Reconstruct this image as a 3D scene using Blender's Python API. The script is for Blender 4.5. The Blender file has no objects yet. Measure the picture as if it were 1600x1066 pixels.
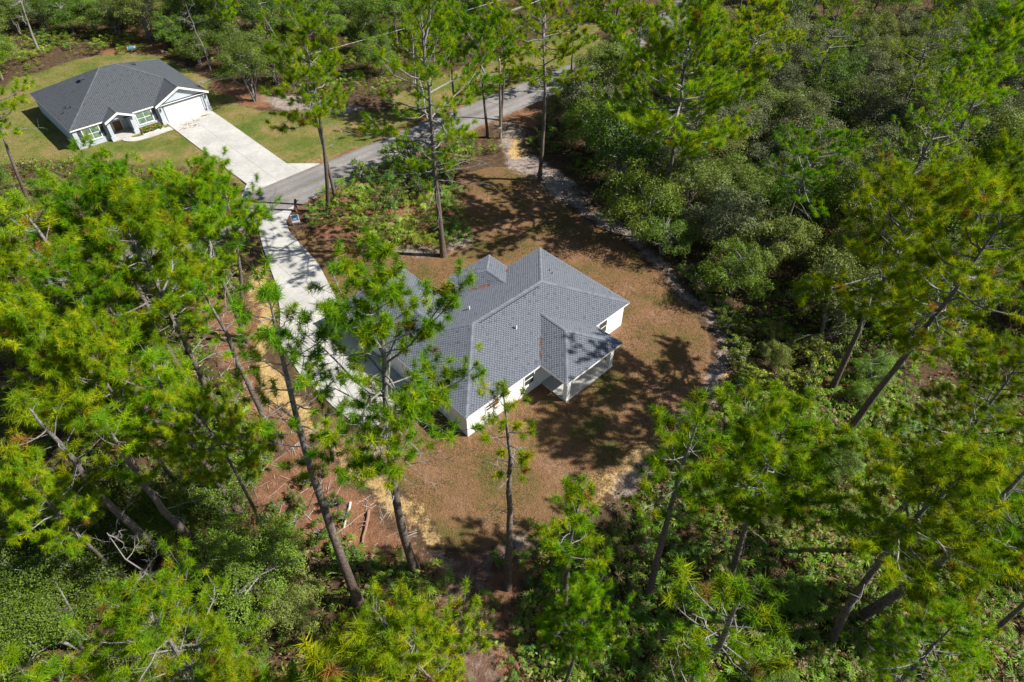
import bpy, math, random
import numpy as np
from mathutils import Vector

# ------------------------------------------------------------------ camera, sky, sun, exposure
SC = bpy.context.scene
COL = SC.collection
FOC, CAMH = 985.0, 38.0                       # focal length in photo pixels, flying height in metres
TH = math.atan2(FOC, 1540 - 533)              # pitch below the horizon
cam = bpy.data.cameras.new('camera'); camo = bpy.data.objects.new('camera', cam); COL.objects.link(camo)
cam.sensor_width = 36; cam.lens = FOC * 36 / 1600; cam.clip_end = 3000; cam.clip_start = 0.5
camo.location = (0, 0, CAMH); camo.rotation_euler = (math.pi / 2 - TH, 0, 0)
SC.camera = camo
SUN_EL, SUN_AZ = math.radians(44.5), math.radians(-3)      # azimuth measured from +x towards +y
W = bpy.data.worlds.new('World'); SC.world = W; W.use_nodes = True
nt = W.node_tree; bgn = nt.nodes['Background']
sky = nt.nodes.new('ShaderNodeTexSky'); sky.sky_type = 'NISHITA'; sky.sun_disc = False
sky.sun_elevation = SUN_EL; sky.sun_rotation = math.pi / 2 - SUN_AZ
nt.links.new(sky.outputs[0], bgn.inputs[0]); bgn.inputs[1].default_value = 0.054
sl = bpy.data.lights.new('sun', 'SUN'); sl.energy = 5.0; sl.angle = math.radians(0.5); sl.color = (1.0, 0.95, 0.86)
so = bpy.data.objects.new('sun', sl); COL.objects.link(so)
sd = Vector((math.cos(SUN_EL) * math.cos(SUN_AZ), math.cos(SUN_EL) * math.sin(SUN_AZ), math.sin(SUN_EL)))
so.rotation_euler = sd.to_track_quat('Z', 'Y').to_euler(); so.location = (30, 0, 60)
SC.view_settings.view_transform = 'Standard'; SC.view_settings.look = 'None'
SC.view_settings.gamma = 1; SC.view_settings.use_curve_mapping = False
SC.view_settings.exposure = 0.86
SC.render.engine = 'CYCLES'
SC.cycles.max_bounces = 5; SC.cycles.diffuse_bounces = 2; SC.cycles.transmission_bounces = 3; SC.cycles.glossy_bounces = 2

# ------------------------------------------------------------------ helpers
def P(px, py, z=0.0):
    """photo pixel -> point on the horizontal plane at height z (distance comes from that plane)"""
    x = (px - 800) / FOC; y = -(py - 533) / FOC
    d = (x, math.cos(TH) + y * math.sin(TH), -math.sin(TH) + y * math.cos(TH))
    t = (CAMH - z) / -d[2]
    return np.array([d[0] * t, d[1] * t])
def depth(x, y, z): return y * math.cos(TH) - (z - CAMH) * math.sin(TH)
def proj(x, y, z=0.0):
    d = depth(x, y, z); v = y * math.sin(TH) + (z - CAMH) * math.cos(TH)
    return 800 + FOC * x / d, 533 - FOC * v / d

class MB:
    def __init__(s): s.v = []; s.f3 = []; s.f4 = []; s.c = []; s.n = 0
    def add(s, v, f, c=(1, 1, 1)):
        v = np.asarray(v, float).reshape(-1, 3); f = np.asarray(f, int)
        (s.f3 if f.shape[1] == 3 else s.f4).append(f + s.n)
        c = np.asarray(c, float)
        if c.ndim == 1: c = np.tile(c, (len(v), 1))
        s.v.append(v); s.c.append(c); s.n += len(v)
    def box(s, lo, hi, c=(1, 1, 1), M=None):
        x0, y0, z0 = lo; x1, y1, z1 = hi
        v = np.array([(x0,y0,z0),(x1,y0,z0),(x1,y1,z0),(x0,y1,z0),(x0,y0,z1),(x1,y0,z1),(x1,y1,z1),(x0,y1,z1)], float)
        if M is not None: v = M(v)
        s.add(v, [(0,3,2,1),(4,5,6,7),(0,1,5,4),(1,2,6,5),(2,3,7,6),(3,0,4,7)], c)
    def tube(s, path, rad, sides=6, c=(1, 1, 1), cap=False):
        p = np.asarray(path, float); k = len(p); rad = np.broadcast_to(rad, (k,))
        t = np.gradient(p, axis=0); t /= np.linalg.norm(t, axis=1)[:, None] + 1e-9
        ref = np.array([1., 0, 0]) if abs(t[0][0]) < .8 else np.array([0, 1., 0])
        a = np.cross(t, ref); a /= np.linalg.norm(a, axis=1)[:, None] + 1e-9
        b = np.cross(t, a)
        an = np.arange(sides) * 2 * math.pi / sides
        v = p[:, None] + rad[:, None, None] * (a[:, None] * np.cos(an)[None, :, None] + b[:, None] * np.sin(an)[None, :, None])
        i = np.arange(k - 1)[:, None] * sides; j = np.arange(sides)[None]; j2 = (j + 1) % sides
        f = np.stack([i + j, i + j2, i + sides + j2, i + sides + j], -1).reshape(-1, 4)
        s.add(v.reshape(-1, 3), f, c)
        if cap:
            for base, ctr in ((0, p[0]), ((k - 1) * sides, p[-1])):
                vv = np.vstack([v.reshape(-1, 3)[base:base + sides], ctr])
                s.add(vv, [(q, (q + 1) % sides, sides) for q in range(sides)], c)
    def poly(s, v, c=(1, 1, 1)):
        v = np.asarray(v, float)
        from mathutils.geometry import tessellate_polygon
        tri = tessellate_polygon([[Vector(q) for q in v]])
        s.add(v, tri, c)
    def build(s, name, mat, parent=None, smooth=False, mesh_only=False):
        me = bpy.data.meshes.new(name)
        v = np.vstack(s.v); c = np.vstack(s.c)
        f3 = np.vstack(s.f3) if s.f3 else np.zeros((0, 3), int)
        f4 = np.vstack(s.f4) if s.f4 else np.zeros((0, 4), int)
        me.vertices.add(len(v)); me.vertices.foreach_set('co', v.astype(np.float32).ravel())
        loops = np.concatenate([f3.ravel(), f4.ravel()])
        me.loops.add(len(loops)); me.loops.foreach_set('vertex_index', loops.astype(np.int32))
        st = np.concatenate([np.arange(len(f3)) * 3, len(f3) * 3 + np.arange(len(f4)) * 4])
        me.polygons.add(len(st)); me.polygons.foreach_set('loop_start', st.astype(np.int32))
        me.update(calc_edges=True)
        at = me.color_attributes.new('Col', 'FLOAT_COLOR', 'POINT')
        at.data.foreach_set('color', np.hstack([c, np.ones((len(c), 1))]).astype(np.float32).ravel())
        me.polygons.foreach_set('use_smooth', np.full(len(st), bool(smooth)))
        me.materials.append(mat); me.validate()
        if mesh_only: return me
        return link(name, me, parent)
def link(name, data, parent=None):
    o = bpy.data.objects.new(name, data); COL.objects.link(o)
    if parent is not None: o.parent = parent
    return o
def tag(o, label=None, cat=None, group=None, kind=None):
    if label: o['label'] = label
    if cat: o['category'] = cat
    if group: o['group'] = group
    if kind: o['kind'] = kind
    return o
def thing(name, label, cat, loc=(0, 0, 0), rz=0, group=None):
    o = bpy.data.objects.new(name, None); COL.objects.link(o); o.empty_display_size = .3
    o.location = loc; o.rotation_euler = (0, 0, rz)
    return tag(o, label, cat, group)
def inpoly(x, y, poly):
    x = np.asarray(x, float); y = np.asarray(y, float); r = np.zeros(x.shape, bool); n = len(poly)
    for i in range(n):
        x1, y1 = poly[i]; x2, y2 = poly[(i + 1) % n]
        if y1 == y2: continue
        r ^= ((y1 > y) != (y2 > y)) & (x < (x2 - x1) * (y - y1) / (y2 - y1) + x1)
    return r
def sdist(x, y, poly):
    """signed distance, positive inside"""
    x = np.asarray(x, float); y = np.asarray(y, float); d = np.full(x.shape, 1e9); n = len(poly)
    for i in range(n):
        a = np.array(poly[i]); b = np.array(poly[(i + 1) % n]); e = b - a; L = e @ e + 1e-12
        t = np.clip(((x - a[0]) * e[0] + (y - a[1]) * e[1]) / L, 0, 1)
        d = np.minimum(d, np.hypot(x - a[0] - t * e[0], y - a[1] - t * e[1]))
    return np.where(inpoly(x, y, poly), d, -d)
def pl(*pts): return [tuple(P(*q)) for q in pts]

# ------------------------------------------------------------------ materials
class NB:
    def __init__(s, name):
        s.m = bpy.data.materials.new(name); s.m.use_nodes = True; s.t = s.m.node_tree; s.t.nodes.clear()
        s.out = s.t.nodes.new('ShaderNodeOutputMaterial')
    def n(s, ty, **kw):
        x = s.t.nodes.new(ty)
        for k, v in kw.items():
            if k.startswith('i_'): x.inputs[k[2:].replace('_', ' ')].default_value = v
            else: setattr(x, k, v)
        return x
    def l(s, a, b): s.t.links.new(a, b)
    def noise(s, scale, detail=4, rough=.6, vec=None, dist=0):
        x = s.n('ShaderNodeTexNoise'); x.inputs['Scale'].default_value = scale; x.inputs['Detail'].default_value = detail
        x.inputs['Roughness'].default_value = rough; x.inputs['Distortion'].default_value = dist
        if vec is not None: s.l(vec, x.inputs['Vector'])
        return x.outputs['Fac']
    def ramp(s, fac, stops):
        x = s.n('ShaderNodeValToRGB'); e = x.color_ramp.elements
        while len(e) > len(stops): e.remove(e[-1])
        while len(e) < len(stops): e.new(.5)
        for q, (p, c) in zip(e, stops): q.position = p; q.color = (*c, 1) if len(c) == 3 else c
        s.l(fac, x.inputs[0]); return x.outputs[0]
    def mix(s, fac, a, b, mode='MIX'):
        x = s.n('ShaderNodeMix', data_type='RGBA', blend_type=mode)
        for v, i in ((fac, 0), (a, 6), (b, 7)):
            if isinstance(v, (int, float)): x.inputs[i].default_value = v
            elif isinstance(v, tuple): x.inputs[i].default_value = (*v, 1)
            else: s.l(v, x.inputs[i])
        return x.outputs[2]
    def math(s, op, a, b=None, c=None):
        x = s.n('ShaderNodeMath', operation=op)
        for i, v in enumerate((a, b, c)):
            if v is None: continue
            if isinstance(v, (int, float)): x.inputs[i].default_value = v
            else: s.l(v, x.inputs[i])
        return x.outputs[0]
    def smooth(s, v, lo, hi):
        x = s.n('ShaderNodeMapRange', interpolation_type='SMOOTHSTEP'); s.l(v, x.inputs[0])
        x.inputs[1].default_value = lo; x.inputs[2].default_value = hi; return x.outputs[0]
    def obj(s): return s.n('ShaderNodeTexCoord').outputs['Object']
    def pos(s): return s.n('ShaderNodeNewGeometry').outputs['Position']
    def col(s, name='Col'): return s.n('ShaderNodeAttribute', attribute_name=name).outputs['Color']
    def bump(s, h, dist=.02, strength=1.0):
        x = s.n('ShaderNodeBump'); x.inputs['Distance'].default_value = dist; x.inputs['Strength'].default_value = strength
        s.l(h, x.inputs['Height']); return x.outputs[0]
    def princ(s, col, rough=.8, spec=.3, normal=None, metal=0.0):
        x = s.n('ShaderNodeBsdfPrincipled')
        if isinstance(col, tuple): x.inputs['Base Color'].default_value = (*col, 1)
        else: s.l(col, x.inputs['Base Color'])
        if isinstance(rough, (int, float)): x.inputs['Roughness'].default_value = rough
        else: s.l(rough, x.inputs['Roughness'])
        x.inputs['Specular IOR Level'].default_value = spec; x.inputs['Metallic'].default_value = metal
        if normal is not None: s.l(normal, x.inputs['Normal'])
        s.l(x.outputs[0], s.out.inputs[0]); return s.m
M = {}
def leafmat(name, trans=.3, hue=.04, val=.25, gloss=.04):
    b = NB(name); oi = b.n('ShaderNodeObjectInfo').outputs['Random']
    hs = b.n('ShaderNodeHueSaturation'); b.l(b.col(), hs.inputs['Color'])
    b.l(b.math('MULTIPLY_ADD', oi, hue, .5 - hue / 2), hs.inputs['Hue'])
    r2 = b.math('FRACT', b.math('MULTIPLY', oi, 17.31))
    b.l(b.math('MULTIPLY_ADD', r2, val, 1 - val / 2), hs.inputs['Value'])
    c = hs.outputs[0]
    d = b.n('ShaderNodeBsdfDiffuse'); b.l(c, d.inputs[0])
    t = b.n('ShaderNodeBsdfTranslucent'); b.l(b.mix(1.0, c, (1.0, 1.0, .55), 'MULTIPLY'), t.inputs[0])
    g = b.n('ShaderNodeBsdfGlossy'); g.inputs['Roughness'].default_value = .45; g.inputs['Color'].default_value = (1, 1, 1, 1)
    m1 = b.n('ShaderNodeMixShader'); m1.inputs[0].default_value = trans; b.l(d.outputs[0], m1.inputs[1]); b.l(t.outputs[0], m1.inputs[2])
    m2 = b.n('ShaderNodeMixShader'); m2.inputs[0].default_value = gloss; b.l(m1.outputs[0], m2.inputs[1]); b.l(g.outputs[0], m2.inputs[2])
    b.l(m2.outputs[0], b.out.inputs[0]); M[name] = b.m
leafmat('needles', .42, .045, .45, .0)
leafmat('oak_leaf', .3, .035, .35, .012)
leafmat('palm_leaf', .3, .03, .3, .015)
leafmat('dry_leaf', .15, .02, .3, .0)
def vc(name, rough=.85, spec=.2, ns=20, amp=.35, bump=.01):
    b = NB(name); p = b.obj(); n = b.noise(ns, 5, .65, p)
    c = b.mix(1.0, b.col(), b.ramp(n, [(.25, (1 - amp,) * 3), (.75, (1 + amp * .6,) * 3)]), 'MULTIPLY')
    M[name] = b.princ(c, rough, spec, b.bump(n, bump) if bump else None)
vc('bark', .9, .1, 7, .75, .06); vc('shingle', .92, .15, 30, .25, .004); vc('paint', .6, .3, 6, .06, 0)
vc('wood', .8, .2, 14, .4, .006); vc('deadwood', .9, .1, 14, .35, .01)
def simple(name, col, rough=.6, spec=.4, ns=0, amp=.1, bump=0, metal=0):
    b = NB(name)
    if ns:
        n = b.noise(ns, 5, .6, b.obj())
        c = b.mix(1.0, col, b.ramp(n, [(.3, (1 - amp,) * 3), (.7, (1 + amp * .5,) * 3)]), 'MULTIPLY')
        M[name] = b.princ(c, rough, spec, b.bump(n, bump) if bump else None, metal)
    else: M[name] = b.princ(col, rough, spec, None, metal)
simple('stucco', (.78, .77, .74), .9, .2, 3.0, .07, .004)
simple('stucco_blue', (.45, .495, .545), .9, .2, 3.0, .08, .004)
simple('trim', (.8, .8, .79), .5, .4, 5, .05)
simple('soffit', (.62, .63, .64), .7, .3)
simple('garage_white', (.76, .77, .78), .5, .4, 2, .05)
simple('shutter', (.045, .06, .085), .6, .3)
simple('gable_grey', (.22, .24, .27), .8, .2)
simple('door_brown', (.16, .075, .03), .5, .4, 6, .3)
simple('dark_metal', (.05, .055, .06), .5, .4)
simple('galv', (.55, .56, .57), .45, .5, 8, .15, 0, .3)
simple('blue_plastic', (.10, .20, .27), .45, .5, 4, .15)
simple('sign_blue', (.10, .22, .50), .5, .4)
simple('wire', (.5, .5, .5), .6, .3)
simple('grey_plastic', (.42, .43, .42), .5, .4, 5, .15)
b = NB('glass'); x = b.princ((.05, .07, .065), .08, .8); M['glass'] = x
b = NB('curtain_glass'); n_ = b.noise(3, 2, .5, b.obj())
M['curtain_glass'] = b.princ(b.ramp(n_, [(.35, (.07, .12, .09)), (.65, (.20, .28, .20))]), .12, .7)
def concrete(name, base, stain=.25):
    b = NB(name); p = b.pos()
    big = b.noise(.35, 4, .6, p); mid = b.noise(2.2, 5, .65, p); fine = b.noise(40, 3, .6, p)
    c = b.mix(1.0, base, b.ramp(big, [(.3, (1 - stain,) * 3), (.7, (1.05,) * 3)]), 'MULTIPLY')
    c = b.mix(1.0, c, b.ramp(mid, [(.3, (.86, .85, .83)), (.65, (1.03,) * 3)]), 'MULTIPLY')
    c = b.mix(1.0, c, b.ramp(fine, [(.3, (.9,) * 3), (.7, (1.05,) * 3)]), 'MULTIPLY')
    M[name] = b.princ(c, .85, .25, b.bump(fine, .003))
concrete('concrete', (.47, .46, .44), .22); concrete('concrete_patio', (.5, .49, .47), .2)  # patio copy is slightly lighter and less stained
b = NB('asphalt'); p = b.pos(); c1 = b.noise(.25, 4, .6, p); c2 = b.noise(3, 5, .7, p); c3 = b.noise(60, 2, .5, p)
lane = b.col()
cc = b.ramp(c1, [(.3, (.165, .157, .155)), (.7, (.245, .232, .225))])
cc = b.mix(1.0, cc, b.ramp(c2, [(.3, (.8, .8, .8)), (.7, (1.1, 1.08, 1.05))]), 'MULTIPLY')
cc = b.mix(1.0, cc, lane, 'MULTIPLY'); cc = b.mix(1.0, cc, b.ramp(c3, [(.3, (.8,) * 3), (.7, (1.15,) * 3)]), 'MULTIPLY')
M['asphalt'] = b.princ(cc, .9, .2, b.bump(c3, .004))

# ground: zone weights come as attributes, ragged by noise in the shader
b = NB('ground'); p = b.pos()
z1 = b.n('ShaderNodeSeparateColor'); b.l(b.col('ZA'), z1.inputs[0]); z2 = b.n('ShaderNodeSeparateColor'); b.l(b.col('ZB'), z2.inputs[0])
edge = b.noise(1.1, 6, .7, p); edge2 = b.noise(6, 4, .7, p)
jit = b.math('ADD', b.math('MULTIPLY', b.math('SUBTRACT', edge, .5), 1.1), b.math('MULTIPLY', b.math('SUBTRACT', edge2, .5), .7))
def wt(sock, soft=.16): return b.smooth(b.math('ADD', sock, jit), .5 - soft, .5 + soft)
nb_ = b.noise(.22, 5, .6, p); nm = b.noise(1.6, 6, .7, p); nf = b.noise(9, 5, .75, p); nff = b.noise(34, 4, .7, p)
vor = b.n('ShaderNodeTexVoronoi'); vor.inputs['Scale'].default_value = 7; b.l(p, vor.inputs['Vector']); vd = vor.outputs['Distance']
speck = b.ramp(nff, [(.28, (.55,) * 3), (.5, (1,) * 3), (.75, (1.35, 1.3, 1.2))])
speck2 = b.ramp(nf, [(.3, (.6,) * 3), (.55, (1,) * 3), (.8, (1.3, 1.25, 1.15))])
floor_c = b.ramp(nm, [(.25, (.035, .026, .016)), (.45, (.075, .05, .03)), (.62, (.12, .075, .045)), (.8, (.16, .11, .07))])  # litter browns darkened, the shade under the trees put into the colour
straw_c = b.mix(b.ramp(b.noise(.5, 5, .65, p), [(.4, (0, 0, 0)), (.62, (1, 1, 1))]), b.ramp(nm, [(.25, (.12, .06, .034)), (.55, (.20, .10, .058)), (.8, (.30, .20, .13))]), b.ramp(nm, [(.25, (.19, .09, .05)), (.55, (.27, .14, .08)), (.8, (.36, .23, .15))]))
lawn_mix = b.math('ADD', b.math('MULTIPLY', nb_, .75), b.math('MULTIPLY', nm, .35))
lawn_c = b.ramp(lawn_mix, [(.43, (.098, .098, .026)), (.49, (.16, .108, .045)), (.56, (.205, .114, .06)), (.66, (.255, .145, .092))])
green_c = b.ramp(lawn_mix, [(.42, (.085, .13, .022)), (.51, (.135, .15, .034)), (.6, (.20, .17, .06)), (.7, (.27, .18, .09))])
sand_c = b.ramp(nm, [(.3, (.14, .10, .08)), (.5, (.28, .23, .205)), (.7, (.40, .35, .32))])
yel_c = b.ramp(nm, [(.3, (.27, .165, .07)), (.5, (.45, .31, .135)), (.72, (.56, .42, .22))])
trk_c = b.ramp(nm, [(.3, (.085, .05, .034)), (.5, (.165, .10, .072)), (.7, (.27, .205, .172))])
c = b.mix(wt(z2.outputs[0]), floor_c, straw_c)
c = b.mix(wt(z2.outputs[2]), c, trk_c)
c = b.mix(wt(z2.outputs[1]), c, green_c)
c = b.mix(wt(z1.outputs[0]), c, lawn_c)
c = b.mix(wt(z1.outputs[1]), c, sand_c)
c = b.mix(wt(z1.outputs[2]), c, yel_c)
c = b.mix(1.0, c, speck, 'MULTIPLY'); c = b.mix(1.0, c, speck2, 'MULTIPLY')
hh = b.math('ADD', b.math('MULTIPLY', nf, .6), b.math('ADD', b.math('MULTIPLY', nff, .3), b.math('MULTIPLY', vd, .35)))
M['ground'] = b.princ(c, .95, .1, b.bump(hh, .12, .9))

# ------------------------------------------------------------------ layout frames
HA = P(728, 654, 2.5); HU = P(984, 472.5, 2.5) - HA; HU /= np.linalg.norm(HU); HV = np.array([-HU[1], HU[0]])
H_ANG = math.atan2(HU[1], HU[0])
def HL(u, v): return tuple(HA + HU * u + HV * v)          # our house: metres along the rear eave, metres towards the road
NA = np.array([-53.99, 72.78]); NU = np.array([12.455, 12.227]); NU /= np.linalg.norm(NU); NV = np.array([-NU[1], NU[0]])
N_ANG = math.atan2(NU[1], NU[0])
def NLc(u, v): return tuple(NA + NU * u + NV * v)

ROAD = [P(-420, 640), P(-200, 566), P(0, 490), P(250, 386), P(505, 278), P(728, 185), P(850, 135), P(940, 97), P(1020, 50), P(1085, 0), P(1120, -40)]
def smooth_path(pts, n=8):
    pts = [np.asarray(q, float) for q in pts]; o = []
    for i in range(len(pts) - 1):
        p0 = pts[max(i - 1, 0)]; p1 = pts[i]; p2 = pts[i + 1]; p3 = pts[min(i + 2, len(pts) - 1)]
        for k in range(n):
            t = k / n; o.append(.5 * (2 * p1 + (p2 - p0) * t + (2 * p0 - 5 * p1 + 4 * p2 - p3) * t * t + (3 * p1 - p0 - 3 * p2 + p3) * t ** 3))
    o.append(pts[-1]); return np.array(o)
ROADC = smooth_path(ROAD, 10)
def strip_poly(c, w):
    c = np.asarray(c, float); t = np.gradient(c, axis=0); t /= np.linalg.norm(t, axis=1)[:, None]; n = np.stack([-t[:, 1], t[:, 0]], 1)
    w = np.broadcast_to(w, (len(c),))[:, None]
    return [tuple(q) for q in np.vstack([c + n * w, (c - n * w)[::-1]])]
ROADP = strip_poly(ROADC, 3.1)
DRIVE = pl((572,677),(522,637),(468,584),(437,537),(438,485),(430,440),(412,390),(404,360),(388,331)) + pl((443,311),(447,345),(452,362),(498,413)) + [HL(1.6,20.5), HL(.19,17.3), HL(.19,5.72)]
NDRIVE = [NLc(10.9,.3), NLc(10.9,-2.5)] + pl((386,288),(384,312),(500,256),(448,256)) + [NLc(17.0,-2.5), NLc(17.0,.3)]
def off_road(poly, d=3.0):
    o = []
    for q in poly:
        q = np.array(q); k = int(np.argmin(np.hypot(*(ROADC - q).T))); t = ROADC[min(k + 1, len(ROADC) - 1)] - ROADC[max(k - 1, 0)]; t = t / np.linalg.norm(t); n = np.array([-t[1], t[0]]); s_ = (q - ROADC[k]) @ n
        ref = np.sign((np.array(poly[0]) - ROADC[k]) @ n)
        if s_ * ref < d: q = q + n * (ref * d - s_)
        o.append(tuple(q))
    return o
DRIVE = off_road(DRIVE); NDRIVE = off_road(NDRIVE)
HOUSE = [HL(-.2,-.2), HL(7.4,-.2), HL(7.4,-2.9), HL(14.3,-2.9), HL(14.3,-.2), HL(18.6,-.2), HL(18.6,11), HL(14.4,11), HL(14.4,13.5), HL(9,13.5), HL(9,11), HL(7.4,11), HL(7.4,17.4), HL(-.2,17.4)]
NHOUSE = [NLc(-.2,-.6), NLc(17.7,-.6), NLc(17.7,15.7), NLc(-.2,15.7)]
# ground zones (outlines on the ground plane)
LAWN = [pl((478,352),(520,380),(600,396),(690,402),(738,382),(722,350),(712,310),(716,275),(760,262),(800,262),(828,270),(880,320),(930,352),(985,385),(1035,440),(1075,480),(1108,530),(1112,585),(1085,628),(1040,665),(1000,712),(945,772),(885,818),(840,845),(770,856),(705,852),(660,800),(615,745),(575,700),(560,672)) + [HL(-1,4), HL(-2,22)] + pl((505,418),(455,372)),
        pl((478,612),(520,650),(566,690),(610,745),(596,740),(545,706),(500,668))]
SAND = [pl((776,185),(812,205),(826,245),(870,268),(910,300),(955,338),(1010,372),(1055,420),(1098,462),(1130,505),(1146,560),(1140,600),(1118,632),(1095,625),(1116,585),(1112,530),(1078,478),(1040,438),(990,386),(932,350),(884,318),(838,286),(800,255),(778,220)),
        pl((690,318),(722,345),(742,378),(722,396),(700,398),(706,350)),
        pl((1090,622),(1120,632),(1060,690),(1010,740),(960,792),(900,835),(845,858),(800,872),(800,850),(845,842),(890,815),(950,772),(1010,710),(1050,662)),
        pl((1268,45),(1330,62),(1345,90),(1300,86)), pl((1075,-5),(1120,-10),(1110,25),(1085,30)), pl((400,145),(500,150),(560,165),(540,185),(430,165)),
        pl((536,380),(600,372),(700,392),(690,402),(600,397)), pl((640,820),(700,850),(715,880),(690,890),(655,850))]
YEL = [pl((392,400),(412,420),(424,470),(424,540),(455,600),(500,655),(560,705),(610,748),(660,800),(700,850),(672,845),(622,792),(560,735),(490,690),(440,650),(405,600),(395,520),(385,440)),
       pl((1052,655),(1030,700),(985,745),(940,780),(950,745),(985,712),(1020,675)), pl((790,205),(815,215),(824,248),(800,240)), pl((225,1020),(270,1020),(275,1045),(225,1045)), pl((1140,575),(1165,580),(1150,605),(1130,600))]
STRAW = [pl((310,470),(395,470),(400,560),(430,640),(520,720),(600,790),(650,850),(600,880),(520,830),(470,860),(400,850),(395,770),(440,700),(330,560)),
         pl((185,1010),(300,1010),(300,1066),(185,1066)), pl((930,350),(1000,390),(1050,430),(1000,370)),
         pl((660,860),(830,870),(850,900),(800,960),(810,1070),(690,1080),(700,980)), pl((480,310),(560,280),(700,300),(735,380),(600,390),(500,370)),
         pl((150,60),(260,60),(250,95),(160,95)), pl((330,130),(420,120),(430,160),(380,170)), pl((830,160),(940,110),(960,140),(840,200),(800,200))]
TRACK = [pl((705,862),(830,862),(835,885),(785,915),(765,1000),(775,1090),(715,1090),(705,960),(690,900)), pl((240,1015),(300,1015),(300,1060),(230,1060))]
GREEN = [pl((-60,230),(-30,160),(30,122),(110,92),(180,82),(240,84),(296,104),(336,142),(380,168),(470,172),(560,175),(640,170),(700,150),(720,165),(470,264),(395,297),(380,300),(300,262),(110,252),(0,258),(-60,262)),
         pl((620,150),(740,100),(850,60),(930,30),(940,85),(850,120),(760,155),(640,190))]
def zweight(x, y, polys, soft=1.2):
    w = np.full(np.shape(x), -1e9)
    for q in polys: w = np.maximum(w, sdist(x, y, q))
    return np.clip(.5 + w / (2 * soft), 0, 1)

# ------------------------------------------------------------------ ground (one grid, cut into named pieces along the zones)
def axis(lo, hi, step, far_lo, far_hi):
    a = list(np.arange(lo, hi + 1e-6, step)); s = step
    while a[-1] < far_hi: s *= 1.25; a.append(a[-1] + s)
    s = step
    while a[0] > far_lo: s *= 1.25; a.insert(0, a[0] - s)
    return np.array(a)
gx = axis(-70, 45, .55, -900, 900); gy = axis(8, 112, .55, -300, 1500)
GX, GY = np.meshgrid(gx, gy); fx, fy = GX.ravel(), GY.ravel()
rng = np.random.default_rng(3)
def vnoise(x, y, s, seed):
    r = np.random.default_rng(seed).random((64, 64)); X = x * s; Y = y * s
    i = np.floor(X).astype(int); j = np.floor(Y).astype(int); a = X - i; c_ = Y - j; a = a * a * (3 - 2 * a); c_ = c_ * c_ * (3 - 2 * c_)
    g = lambda p, q: r[p % 64, q % 64]
    return (g(i, j) * (1 - a) + g(i + 1, j) * a) * (1 - c_) + (g(i, j + 1) * (1 - a) + g(i + 1, j + 1) * a) * c_
wob_x = fx + (vnoise(fx, fy, .35, 1) - .5) * 2.2; wob_y = fy + (vnoise(fx, fy, .35, 2) - .5) * 2.2
w_lawn = zweight(fx + (wob_x - fx) * .35, fy + (wob_y - fy) * .35, LAWN, .5); w_sand = zweight(wob_x, wob_y, SAND, 1.3) * .93; w_yel = zweight(wob_x, wob_y, YEL, .75) * (.58 + .42 * vnoise(fx, fy, .7, 13))
w_sand = w_sand * (.64 + .5 * vnoise(fx, fy, .4, 11))
w_straw = zweight(wob_x, wob_y, STRAW, 1.5); w_green = zweight(wob_x, wob_y, GREEN, 1.2); w_trk = zweight(wob_x, wob_y, TRACK, 1.0)
shoulder = np.clip(1.0 - np.abs(sdist(fx, fy, ROADP)) / 1.6, 0, 1) * .75
w_straw = np.maximum(w_straw, shoulder)
def clear_dist(x, y):
    """how far a point is inside open ground (positive) - used to keep trees off it"""
    d = np.full(np.shape(np.asarray(x, float)), -1e9)
    for q in LAWN + SAND[:1] + SAND[2:3] + YEL[:2] + STRAW[:1] + [DRIVE, NDRIVE, HOUSE, NHOUSE, ROADP] + GREEN + TRACK[:1]: d = np.maximum(d, sdist(x, y, q))
    return d
CDX = np.arange(-130, 131, 1.0); CDY = np.arange(2, 170, 1.0); _a, _b = np.meshgrid(CDX, CDY)
CDG = clear_dist(_a, _b)
def clear_fast(x, y):
    X = np.clip(np.asarray(x, float) - CDX[0], 0, len(CDX) - 1.001); Y = np.clip(np.asarray(y, float) - CDY[0], 0, len(CDY) - 1.001)
    i = X.astype(int); j = Y.astype(int); a = X - i; c = Y - j
    return (CDG[j, i] * (1 - a) + CDG[j, i + 1] * a) * (1 - c) + (CDG[j + 1, i] * (1 - a) + CDG[j + 1, i + 1] * a) * c
gz = (vnoise(fx, fy, .5, 5) - .5) * .05 + (vnoise(fx, fy, 1.6, 6) - .5) * .03
gz = np.where(np.maximum.reduce([sdist(fx, fy, q) for q in (DRIVE, NDRIVE, HOUSE, NHOUSE, ROADP)]) > -1.2, -.03, gz - .02)
verts = np.stack([fx, fy, gz], 1); nx = len(gx); ny = len(gy)
I, J = np.meshgrid(np.arange(nx - 1), np.arange(ny - 1)); base = (J * nx + I).ravel()
quads = np.stack([base, base + 1, base + nx + 1, base + nx], 1)
fw = lambda w: w[quads].mean(1)
zone = np.zeros(len(quads), int)
zone[fw(w_green) > .5] = 1; zone[fw(w_lawn) > .5] = 2; zone[(fw(w_sand) > .5) | (fw(w_yel) > .5)] = 3; zone[(fw(w_trk) > .5) & (zone == 0)] = 4
ZA = np.stack([w_lawn, w_sand, w_yel, np.ones_like(fx)], 1); ZB = np.stack([w_straw, w_green, w_trk, np.ones_like(fx)], 1)
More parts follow.
